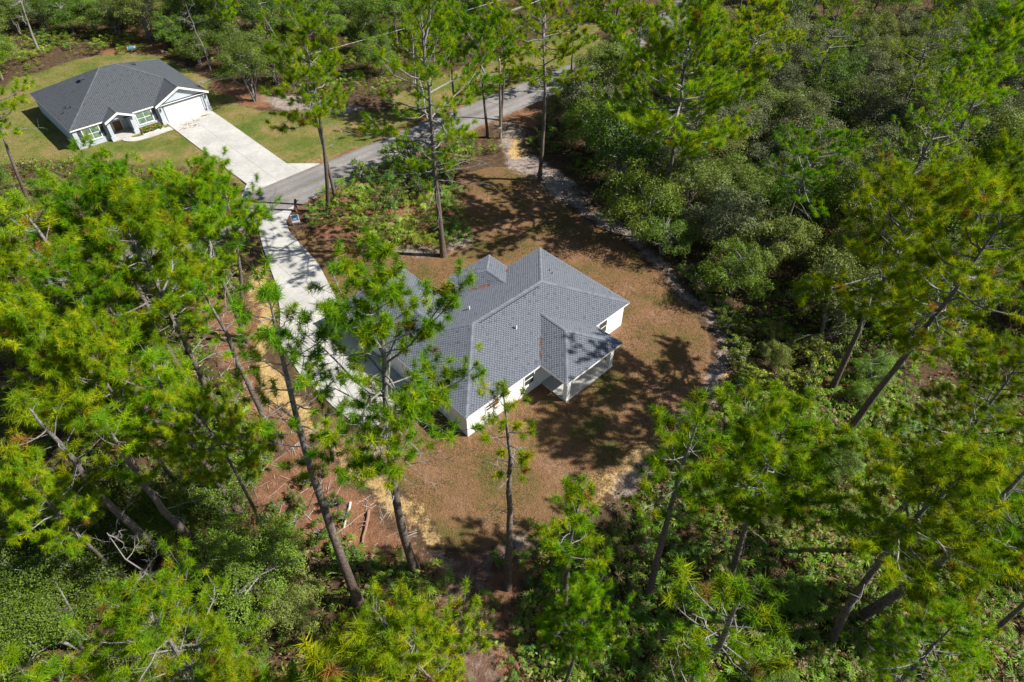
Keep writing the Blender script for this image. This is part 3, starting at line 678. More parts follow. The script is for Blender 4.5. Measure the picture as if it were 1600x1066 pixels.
def pine_meshes(seed, h, R, cf=.5, nbr=34, tuft=.33, dens=1.0, lean=(0, 0), dead=5, tint=(1, 1, 1), nbl=26, gappy=.25, wid=.024):
    r = np.random.default_rng(seed)
    K = 12; t = np.linspace(0, 1, K)
    bend = r.normal(size=2) * .02 * h
    tr = np.stack([lean[0] * t + bend[0] * np.sin(t * 3.1) + np.cumsum(r.normal(size=K)) * .004 * h * t, lean[1] * t + bend[1] * np.sin(t * 2.6) + np.cumsum(r.normal(size=K)) * .004 * h * t, h * t], 1)
    tr[0] = (0, 0, -.1)
    r0 = .0095 * h + .045; rad = r0 * (1 - t) ** .75 + .02; rad[0] *= 1.35
    mbT = MB(); cols = np.array([BARK * (1 - q) + BARKG * .8 * q for q in np.clip(t * 1.1 - .1, 0, 1)]); cols = np.repeat(cols * (.85 + .3 * r.random((K, 1))), 8, 0)
    mbT.tube(tr, rad, 8, cols)
    at = lambda q: np.array([np.interp(q, t, tr[:, i]) for i in range(3)])
    mbB = MB(); tp = []; td = []
    az = r.random() * 6.28
    for i in range(nbr):
        s = (i + r.random() * .8) / nbr; q = (1 - cf) + cf * .985 * s
        az += 2.4 + r.normal() * .5
        prof = (min(1, .45 + 2.2 * s)) * (1 - max(0, s - .35) ** 1.6 * 1.25)
        L = R * prof * r.uniform(.55, 1.12)
        if r.random() < gappy: L *= .5
        L = max(L, .5)
        el = math.radians(-6 + 52 * s ** 1.3 + r.normal() * 9)
        d0 = np.array([math.cos(az) * math.cos(el), math.sin(az) * math.cos(el), math.sin(el)])
        p0_ = at(q); m = 6; w = np.linspace(0, 1, m)
        up = .22 * L * w ** 2.2; sag = -.10 * L * np.sin(w * math.pi) * (1 - s)
        wob = np.cumsum(r.normal(size=(m, 3)) * .035 * L, 0)
        br = p0_ + d0 * (L * w)[:, None] + wob; br[:, 2] += up + sag; br[0] = p0_
        rb = max(.018, .012 + .014 * L) 
        cb = BARKG * r.uniform(.65, 1.1) * (1 - .3 * s)
        mbB.tube(br, rb * (1 - .75 * w), 4, cb)
        bat = lambda x: np.array([np.interp(x, w, br[:, k]) for k in range(3)])
        nt_ = max(2, int(L * 3.0 * dens + r.random()))
        for j in range(nt_):
            x = 1 - (j / nt_) * .68 * r.uniform(.8, 1.2); b0 = bat(np.clip(x, .15, 1))
            if j == 0: tip = br[-1]; dd = br[-1] - br[-2]
            else:
                sdv = np.cross(d0, (0, 0, 1)); sdv /= np.linalg.norm(sdv) + 1e-9
                dd = d0 * r.uniform(.3, 1) + sdv * r.choice([-1, 1]) * r.uniform(.4, 1.1) + np.array((0, 0, r.uniform(.05, .8)))
                dd /= np.linalg.norm(dd); l2 = r.uniform(.3, .95) * min(1.3, .35 + .28 * L)
                tip = b0 + dd * l2; tip[2] += .12 * l2
                mbB.tube(np.array([b0, b0 + dd * l2 * .5 + (0, 0, -.03), tip]), np.array([.014, .012, .009]), 3, cb * 1.05)
                if r.random() < .55 * dens:
                    d3 = dd + r.normal(size=3) * .55; d3 /= np.linalg.norm(d3); t3 = tip + d3 * r.uniform(.18, .42); tp.append(t3); td.append(d3 + (0, 0, .35))
            dd = dd / (np.linalg.norm(dd) + 1e-9); tp.append(tip); td.append(dd + (0, 0, .45))
    for i in range(3): tp.append(at(1.0) + r.normal(size=3) * .12); td.append(np.array((0, 0, 1.)) + r.normal(size=3) * .4)
    for i in range(dead):                                  # bare grey limbs below and inside the crown
        q = (1 - cf) * r.uniform(.55, 1.0) + cf * .5 * r.random(); a_ = r.random() * 6.28; L = R * r.uniform(.3, .85); el = r.uniform(-.35, .25)
        d0 = np.array([math.cos(a_) * math.cos(el), math.sin(a_) * math.cos(el), math.sin(el)]); w = np.linspace(0, 1, 6)
        br = at(q) + d0 * (L * w)[:, None] + np.cumsum(r.normal(size=(6, 3)) * .05 * L, 0) * w[:, None]; br[:, 2] -= .1 * L * w ** 2
        mbB.tube(br, .03 * (1 - .75 * w), 4, BARKG * r.uniform(.7, 1.15))
        for k in range(5):
            x = r.uniform(.35, .95); b0 = np.array([np.interp(x, w, br[:, c]) for c in range(3)]); dd = unit(d0 + r.normal(size=3) * .7)
            mbB.tube(np.array([b0, b0 + dd * .3 * L * r.uniform(.5, 1) + (0, 0, .05)]), np.array([.014, .005]), 3, BARKG * r.uniform(.9, 1.4))
    tp = np.array(tp); td = np.array(td); mbC = MB()
    add_tufts(mbC, tp, td, r, tuft * r.uniform(.75, 1.2, len(tp)), nbl, tint, wid)
    return (mbT.build('trunk', M['bark'], mesh_only=True, smooth=True), mbB.build('limbs', M['bark'], mesh_only=True, smooth=True), mbC.build('crown', M['needles'], mesh_only=True))
def oak_meshes(seed, h, R, col, leaf=.13, ncl=34, lpc=330, bare=0, flat=.62, stems=3):
    r = np.random.default_rng(seed); mbT = MB(); mbC = MB(); col = np.array(col)
    cl = []
    for i in range(ncl):
        u = unit(r.normal(size=3)); u[2] = abs(u[2]) * 1.25 - .55 + r.random() * .15; u = unit(u)
        k = r.uniform(.55, 1.0) if r.random() < .75 else r.uniform(.2, .6)
        cl.append((u * np.array((R, R, h * .5 * flat * 1.5)) * k + (0, 0, h * .55), R * r.uniform(.20, .36)))
    zmx = max(c[0][2] + c[1] * .7 for c in cl); sc_ = h / zmx
    cl = [(c * np.array((1, 1, sc_)), rr) for c, rr in cl]
    tops = []
    for s in range(stems):
        a_ = s * 6.28 / stems + r.random(); w = np.linspace(0, 1, 6); e = np.array([math.cos(a_) * R * .4, math.sin(a_) * R * .4, h * .62])
        pth = np.array((math.cos(a_) * .08, math.sin(a_) * .08, -.1)) * (1 - w)[:, None] + e * w[:, None] + np.cumsum(r.normal(size=(6, 3)) * .05 * R, 0) * w[:, None]
        mbT.tube(pth, (.035 * h / 3 + .05) * (1 - .65 * w), 6, BARKG * r.uniform(.55, .9)); tops.append(pth)
    mbB = MB()
    for c, rr in cl:
        pth = tops[r.integers(0, stems)]; b0 = pth[r.integers(2, 6)]
        mbB.tube(np.array([b0, (b0 + c) / 2 + r.normal(size=3) * .12 * R, c]), np.array([.05, .035, .015]), 4, BARKG * r.uniform(.6, 1.1))
        for k in range(3 + bare):
            dd = unit(r.normal(size=3) + (0, 0, .5)); mbB.tube(np.array([c, c + dd * rr * r.uniform(.7, 1.15)]), np.array([.014, .005]), 3, BARKG * r.uniform(.8, 1.25))
        n = int(lpc * r.uniform(.7, 1.3) * (rr / (.28 * R)) ** 2)
        d = unit(r.normal(size=(n, 3))); d[:, 2] = np.where(d[:, 2] < -.35, -d[:, 2], d[:, 2])
        rad = rr * (.45 + .62 * r.random((n, 1)) ** .6) * (1 + .25 * np.sin(d[:, :1] * 5 + d[:, 1:2] * 4 + seed))
        p = c + d * rad * np.array((1, 1, .8))
        nn = unit(d + r.normal(size=(n, 3)) * .65 + (0, 0, .35)); a, b2, _ = frame(nn); ph = r.random((n, 1)) * 6.28
        ax = a * np.cos(ph) + b2 * np.sin(ph); bx = np.cross(nn, ax); l = leaf * r.uniform(.6, 1.3, (n, 1))
        V = np.stack([p - ax * l * .5, p + bx * l * .27, p + ax * l * .5, p - bx * l * .27], 1).reshape(-1, 3)
        cc = col * (.7 + .6 * r.random((n, 1))) * (.85 + .3 * r.random()); cc = cc * (1 + (r.random((n, 1)) < .08) * .5)
        mbC.add(V, np.arange(n * 4).reshape(n, 4), np.repeat(cc, 4, 0))
    return (mbT.build('trunk', M['bark'], mesh_only=True, smooth=True), mbB.build('limbs', M['bark'], mesh_only=True), mbC.build('crown', M['oak_leaf'], mesh_only=True))
def add_fans(mb, r, n, rad, hgt, col, fanr=.42, seg=9, origin=(0, 0, 0), stalk=True):
    for i in range(n):
        a_ = r.random() * 6.28; k = r.uniform(.25, 1); el = r.uniform(.55, 1.25)
        d = np.array((math.cos(a_) * math.cos(el), math.sin(a_) * math.cos(el), math.sin(el)))
        top = np.array(origin) + d * r.uniform(.65, 1.05) * hgt + np.array((math.cos(a_), math.sin(a_), 0)) * rad * k * .55
        ax = unit(np.array((math.cos(a_), math.sin(a_), r.uniform(-.1, .7)))); side = unit(np.cross(ax, (0, 0, 1)) + r.normal(size=3) * .15); nn = np.cross(side, ax)
        ang = np.linspace(-1.9, 1.9, seg) + r.normal(size=seg) * .06; L = fanr * r.uniform(.75, 1.2) * (1 - .22 * np.abs(ang) / 1.9)
        dirs = ax * np.cos(ang)[:, None] + side * np.sin(ang)[:, None]; w = .055 * fanr / .42
        perp = -ax * np.sin(ang)[:, None] + side * np.cos(ang)[:, None]
        mid = top + dirs * (L * .45)[:, None] + nn * .02; tip = top + dirs * L[:, None] - np.array((0, 0, 1)) * (L * r.uniform(.05, .4))[:, None]
        V = np.stack([np.tile(top, (seg, 1)), mid + perp * w * .5, tip, mid - perp * w * .5], 1).reshape(-1, 3)
        c = np.array(col) * r.uniform(.65, 1.4)
        if r.random() < .10: c = np.array((.26, .19, .09)) * r.uniform(.7, 1.2)
        elif r.random() < .18: c = np.array((.20, .22, .02)) * r.uniform(.8, 1.2)
        mb.add(V, np.arange(seg * 4).reshape(seg, 4), np.tile(c, (seg * 4, 1)) * np.repeat(r.uniform(.8, 1.2, (seg, 1)), 4, 0))
        if stalk: mb.tube(np.array([np.array(origin) + (0, 0, 0), top]), np.array([.014, .008]), 3, c * .8)
PALM = (.13, .225, .013)

# ---- instance lists: every plant collects (kind, meshes, x, y, scale, rot, hero label)
PLANTS = []
def put(kind, meshes, x, y, s=1.0, rz=0.0, label=None, names=('trunk', 'limbs', 'crown'), sz=None): PLANTS.append(dict(kind=kind, meshes=meshes, x=float(x), y=float(y), s=s, sz=sz or s, rz=rz, label=label, names=names))
def solve_h(base, top):
    """ground point under a trunk's base pixel, and the height that brings its tip to the top pixel"""
    g = P(*base); best = (1e9, 0, g)
    for h in np.arange(3, 32, .1):
        d = np.linalg.norm(P(*top, h) - g)
        if d < best[0]: best = (d, h, P(*top, h) - g)
    return g, best[1], best[2]
HEROES = [  # base pixel, top pixel, crown radius in pixels, crown fraction, branch count, density, dead limbs, label
 ((648,890),(578,398),150,.54,56,.78,14,'tall leaning pine whose open crown covers the garage end of the white house'),
 ((793,918),(783,632),62,.42,16,.55,9,'thin pine with bare lower limbs standing behind the white house wall'),
 ((513,330),(484,48),84,.50,26,.9,3,'taller of two twin pines between the driveway and the palmetto island'),
 ((527,322),(462,92),70,.45,20,.9,3,'shorter of two twin pines between the driveway and the palmetto island'),
 ((693,400),(646,2),112,.74,46,.62,22,'tall pine full of grey dead branches at the corner of the front lawn'),
 ((843,282),(850,2),76,.52,26,.85,3,'straight pine at the top of the sandy path near the road'),
 ((762,214),(742,40),66,.55,22,.9,2,'slim pine beside the wooden utility pole'),
 ((942,122),(952,-22),64,.5,24,1,2,'dark pine standing at the edge of the road'),
 ((1031,352),(1078,52),140,.66,58,1.1,8,'large leaning pine with bare lower trunk right of the sandy path'),
 ((1298,612),(1440,285),118,.60,46,1.0,12,'big bright pine in the right thicket with dark forked lower limbs'),
 ((1318,684),(1568,316),128,.56,48,1.0,10,'tall pine with long leaning grey trunk near the right edge'),
 ((388,534),(300,292),90,.5,42,1.15,6,'double-stemmed pine trunk beside the middle of the long driveway, taller stem'),
 ((378,528),(345,285),50,.40,16,.8,4,'double-stemmed pine trunk beside the middle of the long driveway, shorter stem'),
 ((562,945),(418,440),84,.50,30,.55,12,'tall crooked pine left of the driveway end, its crown overhanging the concrete'),
 ((350,668),(212,345),100,.5,40,1.15,7,'pine in the left woods whose long trunk shows above the straw clearing'),
 ((292,600),(146,292),104,.5,44,1.2,6,'pine with broad crown just below the neighbouring house'),
 ((1013,932),(1094,640),76,.55,28,.72,6,'dark slim pine leaning right, nearest the yellow sand patch'),
 ((1140,908),(1238,660),108,.60,44,1.1,10,'wide pine right of the yellow sand with grey bare twigs inside'),
 ((1297,1006),(1512,735),120,.52,42,1.15,8,'pine with thick dark leaning trunk at the lower right'),
 ((882,1014),(906,765),52,.60,22,.9,3,'small soft green pine at the bottom end of the lawn'),
 ((48,322),(-30,120),60,.45,20,.9,4,'pine trunk at the left edge beside the neighbouring lawn'),
 ((1505,968),(1640,760),90,.5,26,1,4,'pine with dark trunk at the right edge, upper of two'),
 ((1536,1002),(1700,860),90,.5,26,1,4,'pine with dark trunk at the right edge, lower of two'),
]
TOPS = [ # top pixel, height m, crown radius px, label
 ((-5,405),16,80,None), ((55,455),14,70,None),
 ((25,330),19,85,'pine crown at the left edge below the neighbouring lawn'), ((92,395),18,84,None), ((205,425),17,80,None), ((30,505),18,90,None), ((128,520),17,84,None), ((228,545),16,80,None),
 ((330,455),15,64,None), ((70,610),17,86,None), ((165,630),15,76,None), ((300,630),15,76,None), ((30,720),14,70,None),
 ((165,965),17,125,'broad pine crown at the lower left in front of the dead grey tree'), ((45,1045),16,110,None), ((320,1045),15,110,None), ((605,958),17,115,'bright round-tufted pine crown at the bottom left of the dirt track'), ((530,1050),16,105,None), ((670,1110),15,90,None), ((430,1100),14,95,None),
 ((1185,970),17,118,'dense pine crown at the bottom right of the dirt track'), ((1080,1080),14,90,None), ((1480,980),13,90,None), ((900,935),12,70,None), ((1590,700),17,95,None),((1575,560),18,95,None),
 ((1495,135),16,74,'round pine crown rising from the grey oak thicket'), ((1285,205),13,78,'flat pine crown in the middle of the grey oak thicket'), ((1120,40),16,60,None), ((1195,5),16,58,None), ((1320,-5),15,54,None), ((1480,5),16,54,None), ((1560,15),17,58,None), ((1595,90),16,60,None), ((1010,20),14,50,None),
 ((1580,240),15,60,None),((700,20),13,46,None),((780,25),13,44,None),((900,-10),13,44,None),((640,40),11,44,None),
]
seed = 100
HERO_MESH = []
def hero(base, top, rpx, cf, nbr, dens, dead, label):
    global seed; seed += 1
    g, h, lean = solve_h(base, top); dz = depth(g[0] + lean[0], g[1] + lean[1], h * .8); R = rpx * (1.0 if rpx == 150 else 1.14) * dz / FOC; cf *= .84; nbr = int(nbr * (1.35 if dz > 62 else 1.1))
    far = dz > 70
    me = pine_meshes(seed, h, R, cf, nbr, .44 if not far else .50, dens * 1.25, lean, dead, nbl=56 if far else 96, wid=.026 if not far else .046)
    HERO_MESH.append((me, h, R)); put('pine', me, g[0], g[1], label=label)
for a in HEROES: hero(*a)
for (top, h, rpx, label) in TOPS:
    seed += 1; g = P(*top, h); dz = depth(g[0], g[1], h * .85); R = rpx * dz / FOC; far = dz > 70
    rr = random.Random(seed)
    if (far or len(HERO_MESH) > 22) and len(HERO_MESH) > 8:
        me, hh, R0 = rr.choice(sorted([q for q in HERO_MESH if q[1] > 13], key=lambda q: abs(math.log(q[1] / q[2] * R / h)))[:6])
        put('pine', me, g[0], g[1], s=R / R0, sz=h / hh, rz=rr.random() * 6.28, label=label)
    else:
        me = pine_meshes(seed, h, R, rr.uniform(.45, .6), int(30 + R * 4), .37, rr.uniform(1.15, 1.35), (rr.uniform(-1, 1), rr.uniform(-1, 1)), rr.randrange(3, 9), nbl=120, wid=.021); HERO_MESH.append((me, h, R))
        put('pine', me, g[0], g[1], label=label)

# oak stock
GREY = (.14, .165, .075); DARK = (.09, .15, .02); MID = (.125, .205, .021); OLIVE = (.155, .195, .038); YELG = (.24, .29, .035)
OAKS = {}
for k, (c, cnt) in dict(grey=(GREY, 3), dark=(DARK, 2), mid=(MID, 3), olive=(OLIVE, 2)).items():
    OAKS[k] = [oak_meshes(500 + 7 * i + hash(k) % 1 + len(k) * 31, 6.0, 2.7, c, .125, 44, 440, bare=(2 if k in ('grey', 'olive') else 0)) for i in range(cnt)]
OAKS['fine'] = [oak_meshes(620 + i, 6.0, 2.7, c, .095, 46, 700) for i, c in enumerate((MID, DARK))]
SHRUBS = [oak_meshes(700 + i, 1.5, 1.0, c, .12, 14, 130, flat=.8, stems=3) for i, c in enumerate((MID, OLIVE, YELG, DARK))]
def palm_mesh(seed, n, rad, hgt, col):
    r = np.random.default_rng(seed); mb = MB(); add_fans(mb, r, n, rad, hgt, col); return (mb.build('fronds', M['palm_leaf'], mesh_only=True),)
PALMS = [palm_mesh(800 + i, 16 + 3 * i, 1.0, .95, c) for i, c in enumerate((PALM, (.15, .25, .022), PALM, (.10, .19, .028), (.18, .27, .025)))]

PLACED = [(p['x'], p['y'], 1.2) for p in PLANTS]
def free(x, y, rad, k=.8):
    for (a, b2, r2) in PLACED:
        if (a - x) ** 2 + (b2 - y) ** 2 < (k * (rad + r2)) ** 2: return False
    return True
rs = random.Random(21)
def inview(x, y, z=4, m=140):
    px, py = proj(x, y, z); qx, qy = proj(x, y, 0)
    return -m < px < 1600 + m and -m < py < 1066 + m * 2
def scatter(polypx, n, kindfn, rmin, rmax, tries=40, margin=.4, k=.8):
    poly = pl(*polypx); xs = [q[0] for q in poly]; ys = [q[1] for q in poly]; done = 0
    for _ in range(n * tries):
        if done >= n: break
        x, y = rs.uniform(min(xs), max(xs)), rs.uniform(min(ys), max(ys))
        if not inpoly(np.array([x]), np.array([y]), poly)[0] or not inview(x, y): continue
        rad = rs.uniform(rmin, rmax)
        if clear_fast(x, y) > -rad * margin - .2: continue
        if not free(x, y, rad, k): continue
        PLACED.append((x, y, rad)); kindfn(x, y, rad); done += 1
    return done
def oakfn(kinds, hk=(1.6, 2.3)):
    def f(x, y, rad):
        me = rs.choice(OAKS[rs.choice(kinds)]); put('oak', me, x, y, s=rad / 2.7, sz=rad * rs.uniform(*hk) / 6.0, rz=rs.random() * 6.28)
    return f
def shrubfn(ks):
    def f(x, y, rad): put('shrub', SHRUBS[rs.choice(ks)], x, y, s=rad, sz=rad * rs.uniform(.8, 1.2), rz=rs.random() * 6.28)
    return f
def palmfn(x, y, rad): put('palmetto', rs.choice(PALMS), x, y, s=rad, sz=rad * rs.uniform(.9, 1.3), rz=rs.random() * 6.28, names=('fronds',))
def pinefn(x, y, rad):
    me, hh, R0 = HERO_MESH[rs.randrange(len(HERO_MESH))]; h = rs.uniform(11, 17)
    put('pine', me, x, y, s=h / hh * rs.uniform(.9, 1.15), sz=h / hh, rz=rs.random() * 6.28)
# hand-placed oaks (top pixel, height, radius)
for (tp_, h, rpx, k, lab) in (((985,165),10,68,'dark','tall dark green oak at the edge of the thicket near the road'), ((1010,262),8,62,'mid','leafy green oak overhanging the sandy path'), ((1048,330),5,44,'mid',None), ((925,150),7,40,'mid',None),
     ((1150,300),6.5,64,'grey',None), ((1225,330),6.5,60,'olive',None), ((1165,385),5.5,50,'mid',None), ((1120,200),6,52,'olive',None),
     ((45,800),8,95,'fine','dark green oak at the left edge above the lower left pine'), ((370,850),6,84,'fine','rounded bright oak left of the straw clearing'), ((110,740),7,80,'dark',None), ((230,770),6,64,'fine',None), ((20,930),7,84,'fine',None), ((440,925),3.5,50,'olive',None), ((300,720),6,66,'dark',None)):
    g = P(*tp_, h); R = rpx * depth(g[0], g[1], h * .7) / FOC; me = OAKS[k][int(tp_[0]) % len(OAKS[k])]
    put('oak', me, g[0], g[1], s=R / 2.7, sz=h / 6.0, rz=tp_[0], label=lab); PLACED.append((g[0], g[1], R))
THICK = [(880,190),(905,125),(1000,120),(1120,110),(1700,60),(1800,560),(1600,620),(1330,580),(1160,500),(1060,400),(940,300)]
n1 = scatter([(1090,150),(1250,95),(1700,70),(1750,330),(1400,360),(1200,330),(1100,290)], 58, oakfn(['grey', 'grey', 'olive'], (1.7, 2.3)), 3.0, 4.2, k=.5)
n2 = scatter(THICK, 70, oakfn(['mid', 'olive', 'dark', 'grey'], (1.9, 2.5)), 2.6, 4.0, k=.52)
n3 = scatter([(300,180),(330,-60),(700,-60),(900,-40),(900,60),(700,110),(620,140),(480,150),(400,160)], 54, oakfn(['dark', 'mid', 'dark']), 2.8, 4.2, k=.5)
n4 = scatter([(-260,260),(-260,-40),(300,-40),(300,80),(160,62),(40,80),(-60,300),(-120,300)], 42, oakfn(['dark', 'mid', 'olive']), 2.6, 4.0, k=.52)
n4b = scatter([(250,90),(330,-40),(420,-40),(420,120),(350,160)], 10, oakfn(['dark', 'mid']), 2.4, 3.4, k=.6)
n5 = scatter([(900,10),(1100,-60),(1750,-60),(1750,90),(1250,95),(1000,115),(950,80)], 36, oakfn(['mid', 'olive', 'grey']), 2.6, 3.8, k=.7)
n6 = scatter([(-200,330),(150,300),(370,330),(390,470),(350,600),(430,800),(480,1100),(-250,1200)], 36, oakfn(['dark', 'mid', 'olive']), 1.4, 2.5, k=.8)
n7 = scatter([(1130,520),(1700,560),(1900,1250),(860,1200),(900,900),(1060,700)], 22, oakfn(['mid', 'olive', 'dark']), 1.0, 1.9, k=.9)
# far pines filling the woods
m1 = scatter([(-260,200),(-260,-60),(420,-60),(420,100),(160,58),(40,78),(-60,160)], 14, pinefn, 1.2, 2.0, k=.6)
m2 = scatter([(420,120),(430,-80),(950,-80),(880,40),(640,130)], 12, pinefn, 1.2, 2.0, k=.6)
m3 = scatter([(960,60),(1100,-80),(1800,-80),(1800,110),(1250,90),(1000,110)], 10, pinefn, 1.2, 2.0, k=.6)
# shrubs and palmettos one can pick out round the clearings
s1 = scatter([(485,330),(560,285),(690,290),(735,330),(735,385),(600,390),(500,375)], 34, palmfn, 1.0, 1.8, k=.45, margin=.05)
s2 = scatter([(550,250),(700,255),(705,320),(560,330)], 18, shrubfn([0, 0, 3]), 1.1, 2.0, k=.6, margin=.1)
s3 = scatter([(830,225),(870,150),(935,130),(960,290),(890,275)], 20, palmfn, .8, 1.4, k=.6, margin=.1)
s4 = scatter([(1150,520),(1320,560),(1330,640),(1150,640),(1130,600)], 16, shrubfn([1, 2, 2]), .7, 1.4, k=.6, margin=.1)
s5 = scatter([(30,20),(330,20),(330,110),(240,95),(100,75),(30,100)], 46, palmfn, .9, 1.7, k=.6, margin=-.9)
s6 = scatter([(460,115),(640,90),(700,140),(560,170),(400,160)], 14, palmfn, .9, 1.7, k=.6, margin=-3)
s7 = scatter([(840,880),(1000,790),(1150,640),(1400,640),(1700,900),(1500,1150),(800,1150)], 60, palmfn, .7, 1.25, k=.7, margin=.1)
s8 = scatter([(600,850),(680,880),(690,960),(600,960)], 6, palmfn, .7, 1.1, k=.7, margin=.0)
s9 = scatter([(400,320),(440,560),(560,740),(640,860),(560,900),(420,860),(300,560),(330,420)], 22, shrubfn([0, 1, 3, 2]), .5, 1.0, k=.8, margin=.1)
s10 = scatter([(1000,380),(1160,500),(1160,620),(1120,520),(1060,440)], 16, shrubfn([0, 3, 1]), .6, 1.2, k=.6, margin=-.4)
s11 = scatter([(688,215),(772,203),(784,250),(700,268)], 12, palmfn, .7, 1.3, k=.6, margin=-3)
s13 = scatter([(680,900),(850,880),(860,1100),(680,1100)], 16, palmfn, .5, .95, k=.8, margin=-1.1)
s14 = scatter([(780,880),(870,860),(850,960),(790,960)], 8, shrubfn([0, 1, 3]), .4, .8, k=.8, margin=-1.0)
s12 = scatter([(560,870),(640,850),(660,880),(600,920),(400,860),(440,760),(520,730)], 12, shrubfn([0, 1, 3]), .4, .9, k=.8, margin=-9)

# ---- turn the list into objects with labels that say which one
ORD = ['zeroth', 'first', 'second', 'third', 'fourth', 'fifth', 'sixth', 'seventh', 'eighth', 'ninth', 'tenth', 'eleventh', 'twelfth', 'thirteenth', 'fourteenth', 'fifteenth', 'sixteenth', 'seventeenth', 'eighteenth', 'nineteenth', 'twentieth']
KN = dict(pine=('pine_tree', 'pine tree', 'tree', 'pines of the woods round the clearing'), oak=('oak_tree', 'scrub oak', 'tree', 'scrub oaks of the woods'), shrub=('shrub', 'leafy shrub', 'shrub', 'shrubs at the wood edge'), palmetto=('palmetto', 'palmetto clump', 'palm', 'palmettos at the wood edge'))
def region(x, y):
    px, py = proj(x, y, 0)
    k = np.argmin(np.hypot(ROADC[:, 0] - x, ROADC[:, 1] - y)); t = ROADC[min(k + 1, len(ROADC) - 1)] - ROADC[max(k - 1, 0)]
    across = (t[0] * (y - ROADC[k, 1]) - t[1] * (x - ROADC[k, 0])) > 0
    if across: return 'behind the neighbouring house' if px < 330 else 'across the road'
    if px < 480 or (px < 640 and py > 640): return 'in the left woods'
    if py < 400 and px < 760: return 'on the front island'
    if py > 640: return 'in the lower right scrub'
    return 'in the right thicket' if py > 130 else 'in the far right woods'
todo = {}
for p in PLANTS:
    if p['label'] is None: todo.setdefault((p['kind'], region(p['x'], p['y'])), []).append(p)
for (kd, reg), L in todo.items():
    L.sort(key=lambda p: -proj(p['x'], p['y'], 0)[1]); rowlen = 12
    for i in range(0, len(L), rowlen):
        row = sorted(L[i:i + rowlen], key=lambda p: proj(p['x'], p['y'], 0)[0])
        for j, p in enumerate(row):
            p['label'] = f"{KN[kd][1]} {reg}, {ORD[j + 1]} from left in {ORD[i // rowlen + 1]} row from front" if len(L) > rowlen else f"{KN[kd][1]} {reg}, {ORD[j + 1]} of its kind there from left"
for p in PLANTS:
    nm_, _, cat, grp = KN[p['kind']]
    e = thing(nm_, p['label'], cat, (p['x'], p['y'], -.02), p['rz'], grp); e.scale = (p['s'], p['s'], p['sz'])
    for me, nn in zip(p['meshes'], p['names']):
        o = link(nn, me, e)
        if nn != 'trunk': o['kind'] = 'stuff'

# ------------------------------------------------------------------ undergrowth, grass, litter (uncountable)
r = np.random.default_rng(77)
def wood_points(n, polypx, marg=-.3):
    poly = pl(*polypx); xs = np.array([q[0] for q in poly]); ys = np.array([q[1] for q in poly])
    x = r.uniform(xs.min(), xs.max(), n * 4); y = r.uniform(ys.min(), ys.max(), n * 4); m = inpoly(x, y, poly); x, y = x[m], y[m]
    m = clear_fast(x, y) < marg; return x[m][:n], y[m][:n]
def templates(n, maker):
    out = []
    for i in range(n):
        m_ = MB(); maker(m_, np.random.default_rng(900 + i)); out.append((np.vstack(m_.v), np.vstack(m_.f4), np.vstack(m_.c)))
    return out
def strew(mb, tpl, x, y, smin, smax, tint=(1, 1, 1)):
    pick = r.integers(0, len(tpl), len(x))
    for k, (v, f, c) in enumerate(tpl):
        m = pick == k; n = int(m.sum())
        if not n: continue
        a_ = r.random(n) * 6.28; sc_ = r.uniform(smin, smax, n); ca, sa = (np.cos(a_) * sc_)[:, None], (np.sin(a_) * sc_)[:, None]
        V = np.stack([v[:, 0] * ca - v[:, 1] * sa + x[m][:, None], v[:, 0] * sa + v[:, 1] * ca + y[m][:, None], v[:, 2] * sc_[:, None] + 0 * ca - .02], -1).reshape(-1, 3)
        F = (f[None] + (np.arange(n) * len(v))[:, None, None]).reshape(-1, 4)
        C = (c[None] * (r.uniform(.65, 1.35, (n, 1, 1)) * np.array(tint) * (1 + r.normal(size=(n, 1, 3)) * .07))).reshape(-1, 3)
        mb.add(V, F, np.clip(C, .004, 1))
FAN_T = templates(8, lambda m_, q: add_fans(m_, q, 8, .9, .75, PALM, .48, 8, (0, 0, 0), False))
def leafy(cols, k, spread, hgt, leaf):
    def f(m_, q):
        p = np.stack([q.normal(size=k) * spread, q.normal(size=k) * spread, q.random(k) * hgt + .03], 1)
        nn = unit(q.normal(size=(k, 3)) * .6 + (0, 0, 1)); a, b2, _ = frame(nn); ph = q.random((k, 1)) * 6.28; ax = a * np.cos(ph) + b2 * np.sin(ph); bx = np.cross(nn, ax); l = leaf * q.uniform(.5, 1.2, (k, 1))
        V = np.stack([p - ax * l * .5, p + bx * l * .24, p + ax * l * .5, p - bx * l * .24], 1).reshape(-1, 3)
        m_.add(V, np.arange(k * 4).reshape(k, 4), np.repeat(np.array(cols[q.integers(0, len(cols))]) * q.uniform(.6, 1.4, (k, 1)), 4, 0))
    return f
LEAF_T = templates(14, leafy([(.12, .18, .018), (.105, .165, .018), (.17, .20, .022), (.13, .18, .02), (.16, .09, .042), (.19, .135, .06)], 26, .32, .7, .23))
WOODS = [([(840,880),(1000,780),(1130,640),(1400,600),(1750,800),(1750,1250),(800,1250)], 1000, 1200), ([(-200,330),(380,330),(380,500),(480,760),(660,900),(690,1250),(-250,1250)], 560, 1200),
         ([(1130,480),(1700,520),(1750,800),(1130,640)], 260, 420), ([(880,200),(930,130),(1100,120),(1700,100),(1700,520),(1130,500),(950,310)], 420, 1500),
         ([(-250,120),(-200,-60),(950,-60),(760,90),(560,160),(300,120)], 1100, 1900), ([(930,110),(1100,-60),(1700,-60),(1700,100)], 700, 1300), ([(-250,330),(-250,240),(60,255),(160,250),(330,300),(380,330)], 160, 400), ([(485,330),(560,270),(700,290),(735,380),(600,390)], 16, 80)]
mb = MB(); mb2 = MB()
